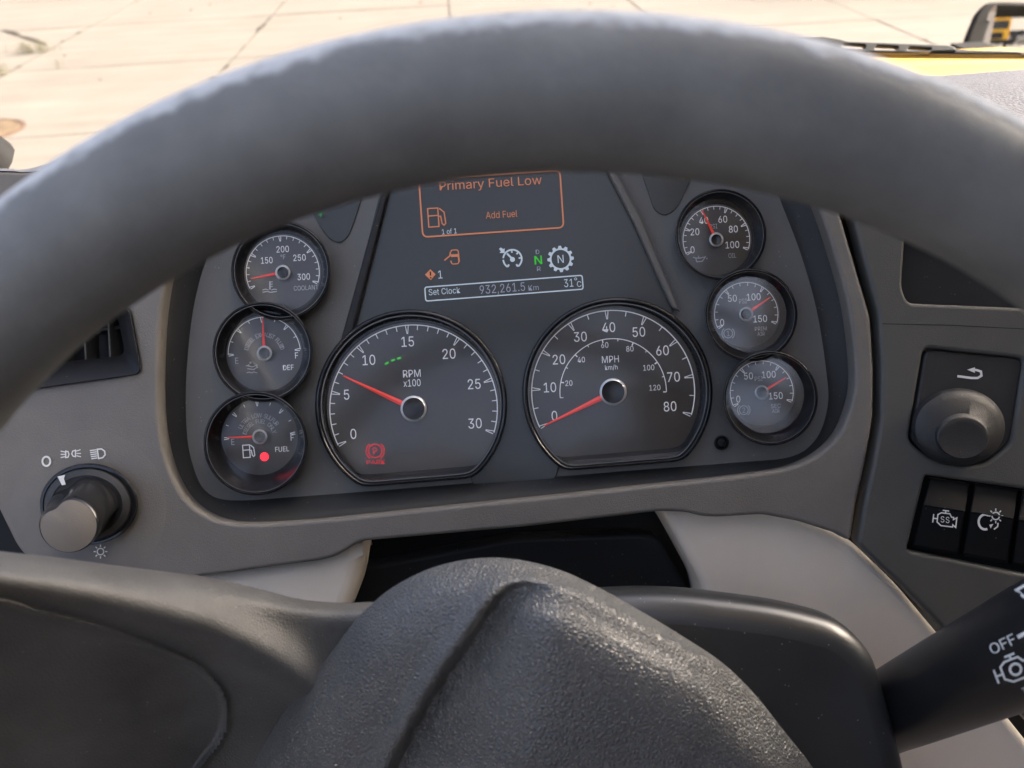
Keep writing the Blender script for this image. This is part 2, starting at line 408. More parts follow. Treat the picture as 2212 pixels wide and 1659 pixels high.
tuft(gpt(74, 114), 130, .20, .30, 'wispy tuft of dry grass in a joint beside the crack')
tuft(gpt(-6, 162), 100, .20, .20, 'dense tuft of yellow green grass where two slab joints cross')
tuft(gpt(126, 148), 10, .17, .03, 'lone thin weed standing in a slab joint')
# manhole cover
mc = Vector((-5.02, 8.60, 0))
def disc3(c, r, z, n=40): return [Vector((c.x+r*cos(2*pi*i/n), c.y+r*sin(2*pi*i/n), z)) for i in range(n)]
mh = root('manhole_cover', Matrix.Translation(mc), 'rusty round manhole cover set in the concrete beside a joint', 'manhole cover')
loft('rim', [disc3(mc, .45, -.003), disc3(mc, .45, .008), disc3(mc, .405, .008), disc3(mc, .405, .002)], M['rust'], mh, cap1=False)
loft('lid', [disc3(mc, .395, -.003), disc3(mc, .395, .007), disc3(mc, .38, .009)], M['rustpale'], mh)
# leaves / pebbles lying on the slabs
for k in range(34):
    y = rnd.uniform(7.5, 16); x = rnd.uniform(-6, 6); r = rnd.uniform(.012, .03)
    n = 7; base = [Vector((x+r*rnd.uniform(.7, 1.3)*cos(2*pi*i/n), y+r*rnd.uniform(.7, 1.3)*sin(2*pi*i/n), .0)) for i in range(n)]
    top = [Vector((x+(v.x-x)*.6, y+(v.y-y)*.6, r*.5)) for v in base]
    o = loft('pebble', [base, top], M['rust'] if k % 3 == 0 else M['soil'], cap1=True)
    tag(o, 'small dark pebble lying on the pale concrete', 'pebble', 'pebbles on the slabs')

# the bus itself: hood, shell, windshield
BUS = Matrix.Translation((.4, 0, 0))
bus = root('bus_body', BUS, 'yellow bus front with short hood, dark pillars and windshield', 'bus')
# hood: from the base of the glass to the nose
rings = []
for (y, z, xl, xr) in ((.86, -.33, -.50, 1.36), (1.0, -.325, -.58, 1.38), (1.3, -.35, -.62, 1.38), (1.6, -.375, -.60, 1.36), (1.78, -.42, -.56, 1.33), (1.86, -.52, -.52, 1.30), (1.88, -.9, -.50, 1.28)):
    row = []
    for i in range(25):
        t = i/24; x = xl+(xr-xl)*t; e = min(t, 1-t)*24
        row.append(Vector((x, y, EYE.z+z-.04*(t-.28) - (.09*(1-min(1, e/3))**2) )))
    rings.append(row)
loft('hood', rings, M['yellow'], bus, cap1=False, closed=False, smooth=50)
def beam(a, b, w, d, name, m, parent):
    a, b = Vector(a)+EYE, Vector(b)+EYE; t = (b-a).normalized(); s = t.cross(Vector((0, 1, 0))).normalized(); q = t.cross(s)
    R = []
    for p in (a, b): R.append([p+s*(w*cos(2*pi*(i+.5)/12))+q*(d*sin(2*pi*(i+.5)/12)) for i in range(12)])
    return loft(name, R, m, parent, cap0=True)
V, Fc = wbox(.32, 1.95, -1.75, .30, EYE.z+.72, EYE.z+.78); mk('roof', V, Fc, M['ceiling'], bus, smooth=0)
V, Fc = wbox(-.95, -.80, -1.75, .30, EYE.z+.72, EYE.z+.78); mk('roof_rail', V, Fc, M['ceiling'], bus, smooth=0)
V, Fc = wbox(-.80, .32, .24, .30, EYE.z+.72, EYE.z+.78); mk('roof_header', V, Fc, M['ceiling'], bus, smooth=0)
V, Fc = wbox(-.80, .32, -1.75, .24, EYE.z+.745, EYE.z+.75); mk('roof_hatch_glass', V, Fc, M['pane'], bus, smooth=0)  # unseen skylight, added to let more sky light into the cab
V, Fc = wbox(-.95, 1.95, -1.75, -1.70, EYE.z-1.3, EYE.z+.72); mk('rear_partition', V, Fc, M['lining'], bus, smooth=0)
sw = [(-1.70, -.419), (.86, -.419), (.84, -.30), (.36, .72), (-1.70, .72)]
loft('sun_block_wall', [[Vector((x, y, EYE.z+z)) for y, z in sw] for x in (1.955, 1.99)], M['seat'], bus, cap0=True, smooth=0)  # unseen solid wall, shaped to keep low sun off the dash
V, Fc = wbox(-.95, 1.95, -1.75, .86, EYE.z-1.35, EYE.z-1.30); mk('floor', V, Fc, M['lining'], bus, smooth=0)
V, Fc = wbox(-.95, -.91, -1.70, .70, EYE.z-1.3, EYE.z-.42); mk('door_panel', V, Fc, M['lining'], bus, smooth=0)
V, Fc = wbox(1.955, 1.99, -1.70, .86, EYE.z-1.3, EYE.z-.42); mk('door_panel', V, Fc, M['lining'], bus, smooth=0)
pa = W(-22, 372, .70)-EYE
beam(pa, Vector((-.90, .32, .74)), .030, .035, 'pillar', M['dark'], bus)
beam((1.92, .72, -.3), (1.92, .32, .74), .05, .05, 'pillar', M['housing'], bus)
wsV = [EYE+Vector(v) for v in ((-.93, .80, -.34), (1.93, .80, -.34), (1.93, .32, .72), (-.93, .32, .72))]
mk('windshield', wsV, [(0, 1, 2, 3)], M['pane'], bus, smooth=0)
V, Fc = wbox(-.85, 1.9, .70, .86, EYE.z-1.3, EYE.z-.60); mk('firewall', V, Fc, M['dark'], bus, smooth=0)

V, Fc = wbox(.35, 1.99, .303, .80, EYE.z+.735, EYE.z+.765); mk('added_sun_block', V, Fc, M['housing'], bus, smooth=0)  # added out of view to keep direct sun off wheel and column
# driver's seat (it is what the dial glass mirrors)
st = root('driver_seat', Matrix.Translation((0, -.55, EYE.z-1.3)), 'brown vinyl driver seat facing the steering wheel', 'seat')
V, Fc = wbox(-.26, .26, -.62, -.10, EYE.z-.95, EYE.z-.80); mk('seat_cushion', V, Fc, M['seat'], st, smooth=0)
V, Fc = wbox(-.25, .25, -.78, -.62, EYE.z-.85, EYE.z-.10); mk('backrest', V, Fc, M['seat'], st, smooth=0)
V, Fc = wbox(-.15, .15, -.55, -.2, EYE.z-1.3, EYE.z-.95); mk('pedestal', V, Fc, M['dark'], st, smooth=0)

# hood mirror
mirror = root('hood_mirror', DASH(W(2100, 150, 2.0)), 'large hood mirror in a scuffed dark housing reflecting a yellow truck', 'mirror')
fr_out = fillet([(2076, 122), (2094, 70), (2112, 26), (2132, 5), (2170, 3), (2420, 12), (2420, 150), (2070, 150)], 10)
fr_in = fillet([(2121, 112), (2134, 66), (2147, 29), (2162, 17), (2402, 28), (2402, 136), (2116, 136)], 8)
panel('housing', [fr_out, fr_in], 2.0, .025, .008, M['housing'], mirror)
din = ray(2160, 36).normalized(); dout = Vector((.50, -1, .0)).normalized(); nm = (dout-din).normalized()
pc = W(2200, 70, 2.015)
gv = []
for x, y in ((2108, 140), (2124, 66), (2138, 24), (2152, 11), (2408, 22), (2408, 140)):
    d = ray(x, y); gv.append(EYE+d*((pc-EYE).dot(nm)/d.dot(nm)))
mk('mirror_glass', gv, [tuple(range(6))], M['mirror'], mirror, smooth=0)
panel('back_cover', [fr_out], 2.20, .02, .005, M['housing'], mirror)
V, Fc = wbox(1.25, 1.33, 1.72, 2.0, EYE.z-.9, EYE.z-.48); mk('bracket', V, Fc, M['housing'], mirror, smooth=0)

# windshield wiper lying on the glass base
wp = root('windshield_wiper', DASH(W(1980, 110, .84)), 'black windshield wiper with slotted frame lying along the glass', 'wiper')
holes = []
for x in (1820, 1891, 1962, 2033):
    y0 = 90+(x-1820)*.052
    holes.append(fillet([(x+3, y0+4.5), (x+50, y0+7), (x+47, y0+16 - (x-1820)*.02), (x-2, y0+15-(x-1820)*.02)], 6))
panel('blade_frame', [fillet([(1700, 82), (1780, 79), (1815, 84), (1830, 89), (2050, 97), (2066, 103), (2068, 110), (1960, 114), (1800, 112), (1700, 104)], 6)]+holes[:3], .84, .008, .0015, M['rubber'], wp)
panel('arm', [fillet([(1690, 104), (1800, 110), (2000, 106), (2230, 110), (2420, 115), (2420, 128), (2230, 121), (1950, 119), (1800, 117), (1690, 114)], 5)], .85, .012, .003, M['rubber'], wp)
panel('rubber_blade', [fillet([(2010, 105), (2200, 110), (2215, 117), (2010, 116)], 4)], .842, .006, .0015, M['rubber'], wp)

# vehicles seen in the hood mirror
def vehicle(name, fr, parts, label, cat):
    r = root(name, fr, label, cat)
    for nm_, b, m in parts:
        V, Fc = wbox(*b); V = [fr @ Vector(v) for v in V]
        o = mk(nm_, V, Fc, m, r, smooth=0)
        bm = bmesh.new(); bm.from_mesh(o.data); bmesh.ops.bevel(bm, geom=bm.edges, offset=.06, segments=2, affect='EDGES'); bm.to_mesh(o.data); bm.free()
    for wx, wy in r.get('_w', []): pass
    return r
def wheel_parts(r, fr, xs, ys, R):
    for x in xs:
        for y in ys:
            a = [fr @ Vector((x-.12, y+R*cos(2*pi*i/20), R+R*sin(2*pi*i/20))) for i in range(20)]
            b = [fr @ Vector((x+.12, y+R*cos(2*pi*i/20), R+R*sin(2*pi*i/20))) for i in range(20)]
            loft('wheel', [a, b], M['tyre'], r, cap0=True)
def mirror_spot(px, dist):
    d = ray(px, 40).normalized(); hit = EYE+d*((pc-EYE).dot(nm)/d.dot(nm)); o = d-2*d.dot(nm)*nm
    o.z = 0; return hit+o.normalized()*dist, o.normalized()
p, o = mirror_spot(2157, 62)
fr = Matrix.Translation((p.x, p.y, 0)) @ Matrix.Rotation(atan2(o.y, o.x)+pi/2, 4, 'Z') @ Matrix.Diagonal((.62, .62, .62, 1))
t = vehicle('parked_truck', fr, [('cab', (-1.2, 1.2, -2, 3, .8, 2.9), M['yellow']), ('bumper', (-1.25, 1.25, 3.0, 3.2, .5, .9), M['rubber']), ('windshield', (-1.05, 1.05, 2.97, 3.08, 1.9, 2.7), M['carglass']), ('grille', (-.7, .7, 2.98, 3.10, 1.0, 1.6), M['rubber'])], 'small yellow truck parked across the yard, seen in the mirror', 'truck')
wheel_parts(t, fr, (-1.0, 1.0), (-1.2, 2.0), .5)
for px, mm, lb in ((2196, 'cargrey', 'grey car parked in the yard, seen in the mirror'), (2216, 'carblack', 'black car parked in the yard, seen in the mirror')):
    p, o = mirror_spot(px, 70)
    fr = Matrix.Translation((p.x, p.y, 0)) @ Matrix.Rotation(atan2(o.y, o.x)+pi/2+.6, 4, 'Z') @ Matrix.Diagonal((.62, .62, .62, 1))
    t = vehicle('parked_car', fr, [('body', (-.9, .9, -2.2, 2.2, .3, .95), M[mm]), ('cabin', (-.78, .78, -1.2, .9, .93, 1.5), M['carglass'])], lb, 'car')
    wheel_parts(t, fr, (-.8, .8), (-1.4, 1.4), .33)

fr = Matrix.Translation((8.75, 14.35, 0)) @ Matrix.Rotation(pi/2, 4, 'Z')
t = vehicle('parked_car', fr, [('body', (-.9, .9, -2.2, 2.2, .3, .95), M['carblack']), ('cabin', (-.78, .78, -1.2, 2.1, .93, 1.6), M['carglass']), ('door_mirror', (-1.08, -.9, .9, 1.1, .95, 1.1), M['carblack'])], 'black car standing beyond the hood, casting a shadow on the slabs', 'car')
wheel_parts(t, fr, (-.8, .8), (-1.4, 1.4), .33)

# ================================================================== DASHBOARD
dash = root('dashboard', DASH(W(1106, 900, .56)), 'dark grey and warm grey moulded dashboard around the gauges', 'dashboard')
O_raw = [(352, 640), (341, 800), (346, 930), (372, 1030), (420, 1098), (500, 1131), (640, 1128), (800, 1113), (1000, 1092), (1200, 1072), (1400, 1050), (1600, 1028), (1720, 1006), (1800, 955), (1838, 880), (1848, 800), (1832, 660), (1800, 540), (1766, 440), (1720, 330), (1660, 262), (1500, 232), (1300, 218), (1000, 228), (800, 250), (600, 290), (480, 370), (390, 500)]
I_raw = [(425, 640), (405, 800), (405, 930), (418, 1005), (445, 1060), (500, 1080), (640, 1072), (800, 1060), (1000, 1044), (1200, 1029), (1400, 1013), (1600, 998), (1710, 986), (1762, 948), (1786, 880), (1784, 810), (1762, 670), (1728, 550), (1690, 450), (1650, 350), (1610, 300), (1500, 275), (1300, 262), (1000, 272), (800, 290), (640, 330), (545, 400), (470, 510)]
O_ = smooth_pts(O_raw, 5); I_ = smooth_pts(I_raw, 5)
fascia_out = [(-260, 380), (-260, 960), (-60, 1050), (-8, 1092), (34, 1178), (100, 1262), (250, 1277), (403, 1250), (695, 1211), (726, 1202), (750, 1188), (778, 1170), (1132, 1139), (1424, 1105), (1481, 1107), (1515, 1116), (1547, 1118), (1648, 1112), (1727, 1127), (1807, 1153), (1838, 1171), (1850, 1087), (1869, 1003), (1887, 903), (1888, 792), (1880, 681), (1847, 570), (1816, 464), (1790, 380), (1760, 245), (1600, 200), (1300, 182), (1000, 192), (700, 222), (500, 262), (300, 322), (150, 362), (55, 372), (0, 370)]
vent_hole = fillet([(40, 690), (278, 665), (304, 806), (45, 842)], 16)
O_hole = [(x, y) for x, y in O_]
f_o = panel('fascia', [fillet(fascia_out, 14), O_hole, vent_hole], .462, .012, .0022, M['fascia'], dash, res=4)
# the charcoal sloped wall of the cluster recess
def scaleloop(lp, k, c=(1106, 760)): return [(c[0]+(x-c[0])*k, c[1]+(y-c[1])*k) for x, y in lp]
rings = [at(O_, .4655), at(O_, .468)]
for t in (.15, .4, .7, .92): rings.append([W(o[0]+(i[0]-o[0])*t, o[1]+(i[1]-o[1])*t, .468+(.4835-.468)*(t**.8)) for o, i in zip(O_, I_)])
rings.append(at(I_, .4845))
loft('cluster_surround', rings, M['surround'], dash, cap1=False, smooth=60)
panel('light_leak_board', [[(-400, 430), (2700, 430), (2700, 1300), (2300, 1750), (-400, 1750)]], .58, .004, .0005, M['dark'], dash)  # black sheet added behind the panels to stop light leaking through
# right-hand switch panel
rp = [(1830, 420), (1842, 464), (1866, 560), (1898, 675), (1905, 790), (1904, 905), (1886, 1005), (1868, 1088), (1854, 1174), (1870, 1191), (1950, 1266), (2032, 1351), (2150, 1480), (2300, 1640), (2640, 1640), (2640, 360), (2212, 330), (2000, 292), (1850, 340)]
pocket = fillet([(1958, 480), (1949, 622), (1962, 655), (2181, 664), (2330, 672), (2340, 480)], 14)
kplate = fillet([(1996, 751), (2214, 774), (2185, 960), (2130, 1003), (2081, 1008), (2010, 990), (1962, 952)], 18)
swhole = fillet([(2000, 1027), (2420, 1086), (2380, 1275), (1960, 1190)], 8)
panel('switch_panel', [fillet(rp, 10), pocket, kplate, swhole], .462, .012, .0022, M['right'], dash)
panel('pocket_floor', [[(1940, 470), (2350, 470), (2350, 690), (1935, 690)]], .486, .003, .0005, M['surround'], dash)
fl = Flat().stroke([(1906, 700), (2050, 703), (2230, 712), (2500, 730)], 1.6); fl.build('seam', .462, M['dark'], dash, off=.0002)
panel('switch_recess', [[(1940, 1010), (2440, 1060), (2420, 1300), (1940, 1210)]], .477, .003, .0005, M['dark'], dash)
# knee panels and the hole for the column
panel('knee_panel', [fillet([(340, 1268), (560, 1228), (695, 1204), (735, 1188), (792, 1160), (778, 1250), (742, 1345), (730, 1420), (340, 1420)], 22)], .475, .03, .009, M['knee'], dash, res=5)
panel('knee_panel', [fillet([(1418, 1090), (1480, 1092), (1540, 1100), (1648, 1094), (1735, 1112), (1842, 1168), (1940, 1262), (2022, 1360), (2140, 1500), (2350, 1760), (1560, 1760), (1545, 1420), (1520, 1270), (1455, 1150)], 26)], .476, .05, .006, M['knee'], dash, res=4)
panel('column_cover', [fillet([(770, 1225), (1110, 1160), (1380, 1150), (1428, 1160), (1500, 1300), (1500, 1420), (720, 1420)], 20)], .512, .02, .004, M['black'], dash)
panel('column_cavity', [[(720, 1120), (1500, 1080), (1580, 1350), (1560, 1500), (700, 1500)]], .535, .004, .0005, M['dark'], dash)
# dash top, from the upper lip to the base of the windshield
near = smooth_pts([(-260, 380), (0, 370), (55, 372), (150, 362), (300, 322), (500, 262), (700, 222), (1000, 192), (1300, 182), (1600, 200), (1760, 245), (1850, 310), (2000, 292), (2212, 330), (2640, 360)], 4, False)
far = smooth_pts([(-260, 366), (0, 364), (55, 366), (150, 340), (300, 290), (500, 215), (700, 165), (1000, 125), (1300, 110), (1600, 118), (1760, 140), (1850, 152), (2000, 164), (2212, 150), (2640, 128)], 4, False)
rows = [[W(x, y, .4625) for x, y in near]]
for t in (.06, .2, .4, .6, .8, .93, 1.0):
    row = []
    for a, b in zip(near, far):
        A = W(*a, .4625); B = W(*b, .70); p = A.lerp(B, t); p.z += .010*sin(pi*min(1, t*1.15))*sst(1700, 1950, a[0])
        row.append(p)
    rows.append(row)
rows.append([p+Vector((0, .03, -.10)) for p in rows[-1]])
loft('dash_top', rows, M['dashtop'], dash, cap1=False, closed=False, smooth=60)

# left air vent
vent = root('air_vent', DASH(W(180, 840, .475)), 'black louvred air vent above the headlight knob', 'air vent')
vo = fillet([(38, 688), (280, 663), (307, 808), (43, 845)], 18)
vi = fillet([(50, 690), (252, 676), (272, 768), (58, 790)], 20)
k_ = [at(vo, .4605), at([(x+(165-x)*.02, y+(757-y)*.02) for x, y in vo], .4595), at([(a[0]*.45+b[0]*.55, a[1]*.45+b[1]*.55) for a, b in zip(vo, vi)], .466), at(vi, .474), at(vi, .50)]
loft('vent_frame', k_, M['black'], vent, cap1=True)
for xx in (124, 181, 234):
    panel('vane', [[(xx-4, 676), (xx+1, 676), (xx+7, 792), (xx+2, 792)]], .479, .016, .0006, M['right'], vent)
for yy in (708,):
    panel('louvre', [[(52, yy+20), (268, yy-6), (268, yy+2), (52, yy+30)]], .4845, .014, .0008, M['black'], vent)

# headlight knob
hk = root('headlight_knob', DASH(W(190, 1090, .462)), 'round headlight switch knob with tan face beside the cluster', 'knob')
pl = [shape(192, 1098, r, n=56) for r in (168, 164, 118)]
loft('dish', [at(pl[0], .46195), at(pl[1], .46185), at(pl[2], .46165)], M['fascia'], hk, smooth=60)
bc = (192, 1089); EL = .83                      # the switch face is turned a little upward
def ell(x, y, r): return shape(x, y, r, ry=r*EL)
loft('base', [at(ell(*bc, 106), .4612), at(ell(*bc, 106), .4570), at(ell(bc[0]-1, bc[1]+1, 103), .4558), at(ell(bc[0]-2, bc[1]+2, 98), .4558), at(ell(bc[0]-3, bc[1]+2, 95), .4568)], M['bezel'], hk)
loft('collar', [at(ell(189, 1091, 95), .457), at(ell(188, 1091, 92), .4545), at(ell(187, 1092, 78), .4528), at(ell(186, 1093, 74), .4535)], M['knobdark'], hk)
body = []
for t in (0, .15, .35, .6, .85, .96, 1.0):
    cx, cy = 183+(148-183)*t, 1094+(1136-1094)*t
    r = 76-10*t - (5 if t == 1.0 else 1.5 if t == .96 else 0)
    lp = []
    for i in range(56):
        a = 2*pi*i/56
        k = 1 - .30*math.exp(-((a-radians(125))/.42)**2)*(1-.55*abs(t-.5)) - .16*math.exp(-((a-radians(330))/.5)**2)*(1-t)
        lp.append((cx+r*k*cos(a), cy-r*(.86+.06*t)*k*sin(a)))
    body.append(at(lp, .4545+(.4255-.4545)*t))
loft('grip', body, M['bezel'], hk, cap1=False)
face = []
for r in (1.0, .985, .6, .2):
    lp = []
    for i in range(56):
        a = 2*pi*i/56; k = 1 - .30*math.exp(-((a-radians(125))/.42)**2)*.72
        lp.append((148+61*k*r*cos(a), 1136-57*k*r*sin(a)))
    face.append(at(lp, .4256-.0022*(1-r**2)))
loft('face', face, M['knobface'], hk)
Flat().poly([(124, 1030), (141, 1026), (138, 1034), (142, 1047), (134, 1049)]).build('pointer', .4535, M['icon'], hk, off=.001)
Flat().ring(100, 997, 8.5, 4, ry=10).build('off_symbol', .4614, M['icon'], hk, off=.0005)
fl = Flat()
fl.stroke([(131, 975), (141, 977)], 2.2).stroke([(131, 982), (141, 982)], 2.2).stroke([(131, 989), (141, 987)], 2.2).stroke([(142, 975), (147, 976), (149, 982), (147, 988), (142, 989)], 2.6, True)
fl.stroke([(174, 972), (164, 975)], 2.2).stroke([(175, 980), (165, 980)], 2.2).stroke([(175, 987), (165, 985)], 2.2).stroke([(163, 973), (157, 975), (155, 981), (158, 986), (163, 987)], 2.6, True)
fl.build('parking_lamp_symbol', .4614, M['icon'], hk, off=.0005); fl = Flat()
for q in range(5): fl.stroke([(194+q*.8, 974+q*4.4), (208+q*.6, 972+q*4.4)], 2.4)
fl.stroke([(210, 971), (219, 970), (226, 975), (227, 983), (222, 989), (213, 991)], 3, True)
fl.build('headlamp_symbol', .4614, M['icon'], hk, off=.0005); fl = Flat()
fl.ring(217, 1192, 7, 2.6)
for q in range(8):
    a = q*pi/4; fl.stroke([(217+10*cos(a), 1192-10*sin(a)), (217+15*cos(a), 1192-15*sin(a))], 2.6)
fl.build('panel_lamp_symbol', .4614, M['icon'], hk, off=.0005)

# right side: rotary knob with return arrow
rk = root('rotary_knob', DASH(W(2075, 930, .47)), 'dark rotary knob on a square plate with a return arrow', 'knob')
panel('plate', [fillet([(2000, 756), (2210, 777), (2182, 957), (2128, 999), (2081, 1004), (2012, 987), (1967, 951)], 18)], .4635, .010, .0015, M['knobdark'], rk)
rr = []
for (dx, dy, rx, ry, z) in ((0, 0, 101, 84, .4625), (1, 1, 100, 83, .457), (2, 2, 95, 79, .452), (5, 7, 80, 68, .4475), (9, 18, 64, 52, .445), (10, 21, 60, 49, .4415), (11, 23, 57, 46.5, .4405), (11, 24, 46, 37, .4408), (11, 25, 20, 16, .4415)):
    rr.append(at(shape(2070+dx, 923+dy*1.05, rx*(.93 if dx > 8 else 1), ry=ry*(.93 if dx > 8 else 1)), .4625+(z-.4625)*.62))
loft('cap', rr, M['knobdark'], rk)
Flat().stroke([(2068, 813), (2098, 817), (2112, 817), (2120, 812), (2119, 803), (2110, 800), (2104, 799)], 5).poly([(2089, 799), (2106, 794), (2106, 806)]).build('arrow_symbol', .4635, M['icon'], rk, off=.0006)

# rocker switches
def rocker(q, label):
    (tl, tr, br, bl) = q
    r = root('rocker_switch', DASH(W(bl[0], bl[1], .475)), label, 'switch', 'rocker switches in the right panel')
    def L(a, b, t): return (a[0]+(b[0]-a[0])*t, a[1]+(b[1]-a[1])*t)
    rows = []
    for t, z in ((0, .4675), (.04, .4655), (.36, .4595), (.385, .4588), (.41, .4600), (.7, .4640), (.96, .4655), (1, .4675)):
        a, b = L(tl, bl, t), L(tr, br, t)
        rows.append([W(*L(a, b, s), z+dz) for s, dz in ((0, .012), (0, .0015), (.03, 0), (.5, -.0006), (.97, 0), (1, .0015), (1, .012))])
    rows = [[p+(RC @ Vector((0, 0, -.012))) for p in rows[0]]]+rows+[[p+(RC @ Vector((0, 0, -.012))) for p in rows[-1]]]
    loft('rocker', rows, M['rocker'], r, cap1=False, closed=False, smooth=25)
    return r
s1 = rocker([(2009, 1033), (2094, 1045), (2070, 1199), (1970, 1182)], 'black rocker switch with engine symbol')
s2 = rocker([(2106, 1046), (2199, 1059), (2177, 1218), (2079, 1200)], 'black rocker switch with dial dimmer symbol')
s3 = rocker([(2208, 1061), (2300, 1074), (2280, 1238), (2186, 1220)], 'plain black rocker switch beside the dimmer switch')
E0 = lambda cx, cy, s, rot=0: (lambda x, y: (cx+s*(x*cos(rot)-y*sin(rot)), cy+s*(x*sin(rot)+y*cos(rot))))
def engine_icon(fl, cx, cy, s, w, rot=0, inner=True):
    T = E0(cx, cy, s, rot)
    fl.stroke([T(*p) for p in ((-7, -4), (-4, -6), (4, -6), (6, -3), (8, -3), (8, -1), (11, -3), (11, 6), (8, 4), (8, 6), (-3, 6), (-7, 3))], w, True)
    fl.stroke([T(-3, -8.5), T(3, -8.5)], w).stroke([T(0, -8.5), T(0, -6)], w)
    fl.stroke([T(-11, -4), T(-11, 4)], w).stroke([T(-11, 0), T(-7, 0)], w)
    return T
fl = Flat(); T = engine_icon(fl, 2041, 1123, 2.3, 2.6, .12)
fl.text('S', *T(-2.2, 0), 13, rot=0).text('S', *T(2.6, 0), 13, rot=0); fl.build('symbol', .4605, M['icon'], s1, off=.0022)
fl = Flat().ring(2128, 1128, 14, 5, 60, 290, ry=16).ring(2151, 1115, 8, 3)
for q in range(8):
    a = q*pi/4; fl.stroke([(2151+11*cos(a), 1115-11*sin(a)), (2151+16*cos(a), 1115-16*sin(a))], 2.6)
fl.poly([(2137, 1134), (2146, 1132), (2140, 1142)]).stroke([(2156, 1130), (2155, 1138), (2147, 1144)], 3)
fl.build('symbol', .4610, M['icon'], s2, off=.0022)

# ================================================================== INSTRUMENT CLUSTER
clu = root('instrument_cluster', DASH(W(1106, 1040, .486)), 'graphite instrument cluster panel carrying eight gauges and a display', 'instrument cluster')
panel('cluster_panel', [smooth_pts([((x-1106)*1.03+1106, (y-760)*1.03+760) for x, y in I_raw], 4)], .4838, .003, .0004, M['panel'], clu)
# telltale windows either side of the display
for pts in ([(655, 420), (790, 402), (765, 480), (752, 512), (735, 526), (712, 518), (690, 488)], [(1378, 352), (1500, 372), (1478, 420), (1462, 452), (1436, 468), (1414, 455), (1402, 420)]):
    panel('telltale_window', [fillet(pts, 14)], .4828, .002, .0004, M['display'], clu)
Flat().poly([(687, 463), (696, 459), (694, 469)]).build('turn_arrow', .4808, M['e_dim'], clu, off=.002)
# reset button
rb = [(16, .4825), (16, .4805), (13, .4798), (11, .4806), (9.5, .4800), (9, .4765), (6.5, .4758)]
loft('reset_button', [at(shape(1559, 957, r, n=28), z) for r, z in rb], M['black'], clu)

# display
dsp = root('display_screen', DASH(W(1090, 720, .483)), 'dark trapezoid display showing Primary Fuel Low warning and odometer', 'display')
dpoly = fillet([(842, 330), (1296, 318), (1330, 380), (1456, 655), (1440, 760), (1230, 930), (1200, 1036), (1020, 1048), (1000, 930), (800, 800), (737, 735), (800, 500)], 10)
panel('screen', [dpoly], .4822, .003, .0006, M['display'], dsp)
for nm_, pts, mm in (('side_trim', [(828, 400), (842, 404), (762, 720), (733, 742)], 'black'), ('side_trim', [(1306, 355), (1322, 356), (1386, 470), (1470, 672), (1452, 664), (1370, 480)], 'fascia')):
    panel(nm_, [pts], .4775, .006, .0016, M[mm], dsp)  # right strip's paler plastic stands in for the display edge highlight
DZ = .4819
orr = Flat()
DR = radians(4.4)
def rot_rect(x0, y0, w, h, rot, rad):
    pts = [(0, 0), (w, 0), (w, h), (0, h)]
    return fillet([(x0+x*cos(rot)+y*sin(rot)*1.0, y0-x*sin(rot)+y*cos(rot)) for x, y in pts], rad)
orr.stroke(rot_rect(905, 389, 305, 124, radians(3.9), 12), 3.4, True)
orr.text('Primary Fuel Low', 950, 412, 19, w=221, rot=radians(3.6), left=True).text('Add Fuel', 1050, 473, 14.5, w=68, rot=radians(3.6), left=True)
def pump(fl, cx, cy, s, w, rot=radians(4)):
    T = E0(cx, cy, s, -rot)
    fl.stroke([T(*p) for p in ((-9, -10), (2, -10), (2, 10), (-9, 10))], w, True).stroke([T(-9, -2), T(2, -2)], w)
    fl.stroke([T(*p) for p in ((2, -1), (4.5, -1), (5.5, 7), (7.5, 9), (9.5, 7), (8.5, -5), (3.5, -9.5))], w)
pump(orr, 943, 470, 2.0, 2.6)
orr.stroke(fillet([(974, 541), (989, 540), (991, 550), (991, 570), (977, 571), (974, 566)], 4), 2.4, False).poly([(974, 550), (990, 549), (989, 555), (974, 556)]).stroke([(960, 563), (972, 553), (973, 545)], 3).stroke([(990, 552), (992, 566)], 3.6)
orr.poly([(929.6, 582), (941, 593), (930.6, 606), (918, 594)])
orr.build('warning_graphics', DZ, M['e_orange'], dsp, off=.0004)
Flat().stroke([(929.6, 587), (930, 596)], 3).disc(930.4, 600.5, 1.8).build('exclamation_mark', DZ, M['dark'], dsp, off=.0009)
wh = Flat().text('1 of 1', 955, 507, 11, w=32, rot=DR, left=True).text('1', 951, 593.5, 17, rot=DR)
wh.stroke(rot_rect(917.5, 621, 341, 30, radians(4.35), 5), 2.6, True)
wh.text('Set Clock', 926.5, 638.5, 13, w=68, rot=DR, left=True).text('31', 1219, 621, 17, w=20, rot=DR, left=True).text('C', 1251, 614, 12, w=9.5, rot=DR).ring(1243.5, 603, 2.3, 1.3)
# cruise control symbol
cx, cy = 1107, 560
wh.ring(cx, cy, 20, 3.6, -52, 175).ring(cx, cy, 20, 3.6, 185, 238).disc(cx, cy+1, 5.4).stroke([(cx, cy), (cx-12, cy-12)], 4)
for a in (95, 50, 8): wh.stroke([(cx+18*cos(radians(a)), cy-18*sin(radians(a))), (cx+13.5*cos(radians(a)), cy-13.5*sin(radians(a)))], 3.4)
for a in (238, -54): wh.stroke([(cx+20*cos(radians(a)), cy-20*sin(radians(a))), (cx+14*cos(radians(a)), cy-14*sin(radians(a)))], 4)
wh.poly([(1078, 538), (1082, 535), (1087, 539), (1090, 536.5), (1090, 547), (1079, 547), (1082, 543.5)])
cx, cy = 1211, 560
wh.ring(cx, cy, 21.6, 3.6)
for q in range(12):
    a = radians(q*30+4); T = E0(cx, cy, 1, -a); wh.poly([T(22.5, -4.4), T(28.5, -2.8), T(28.5, 2.8), T(22.5, 4.4)])
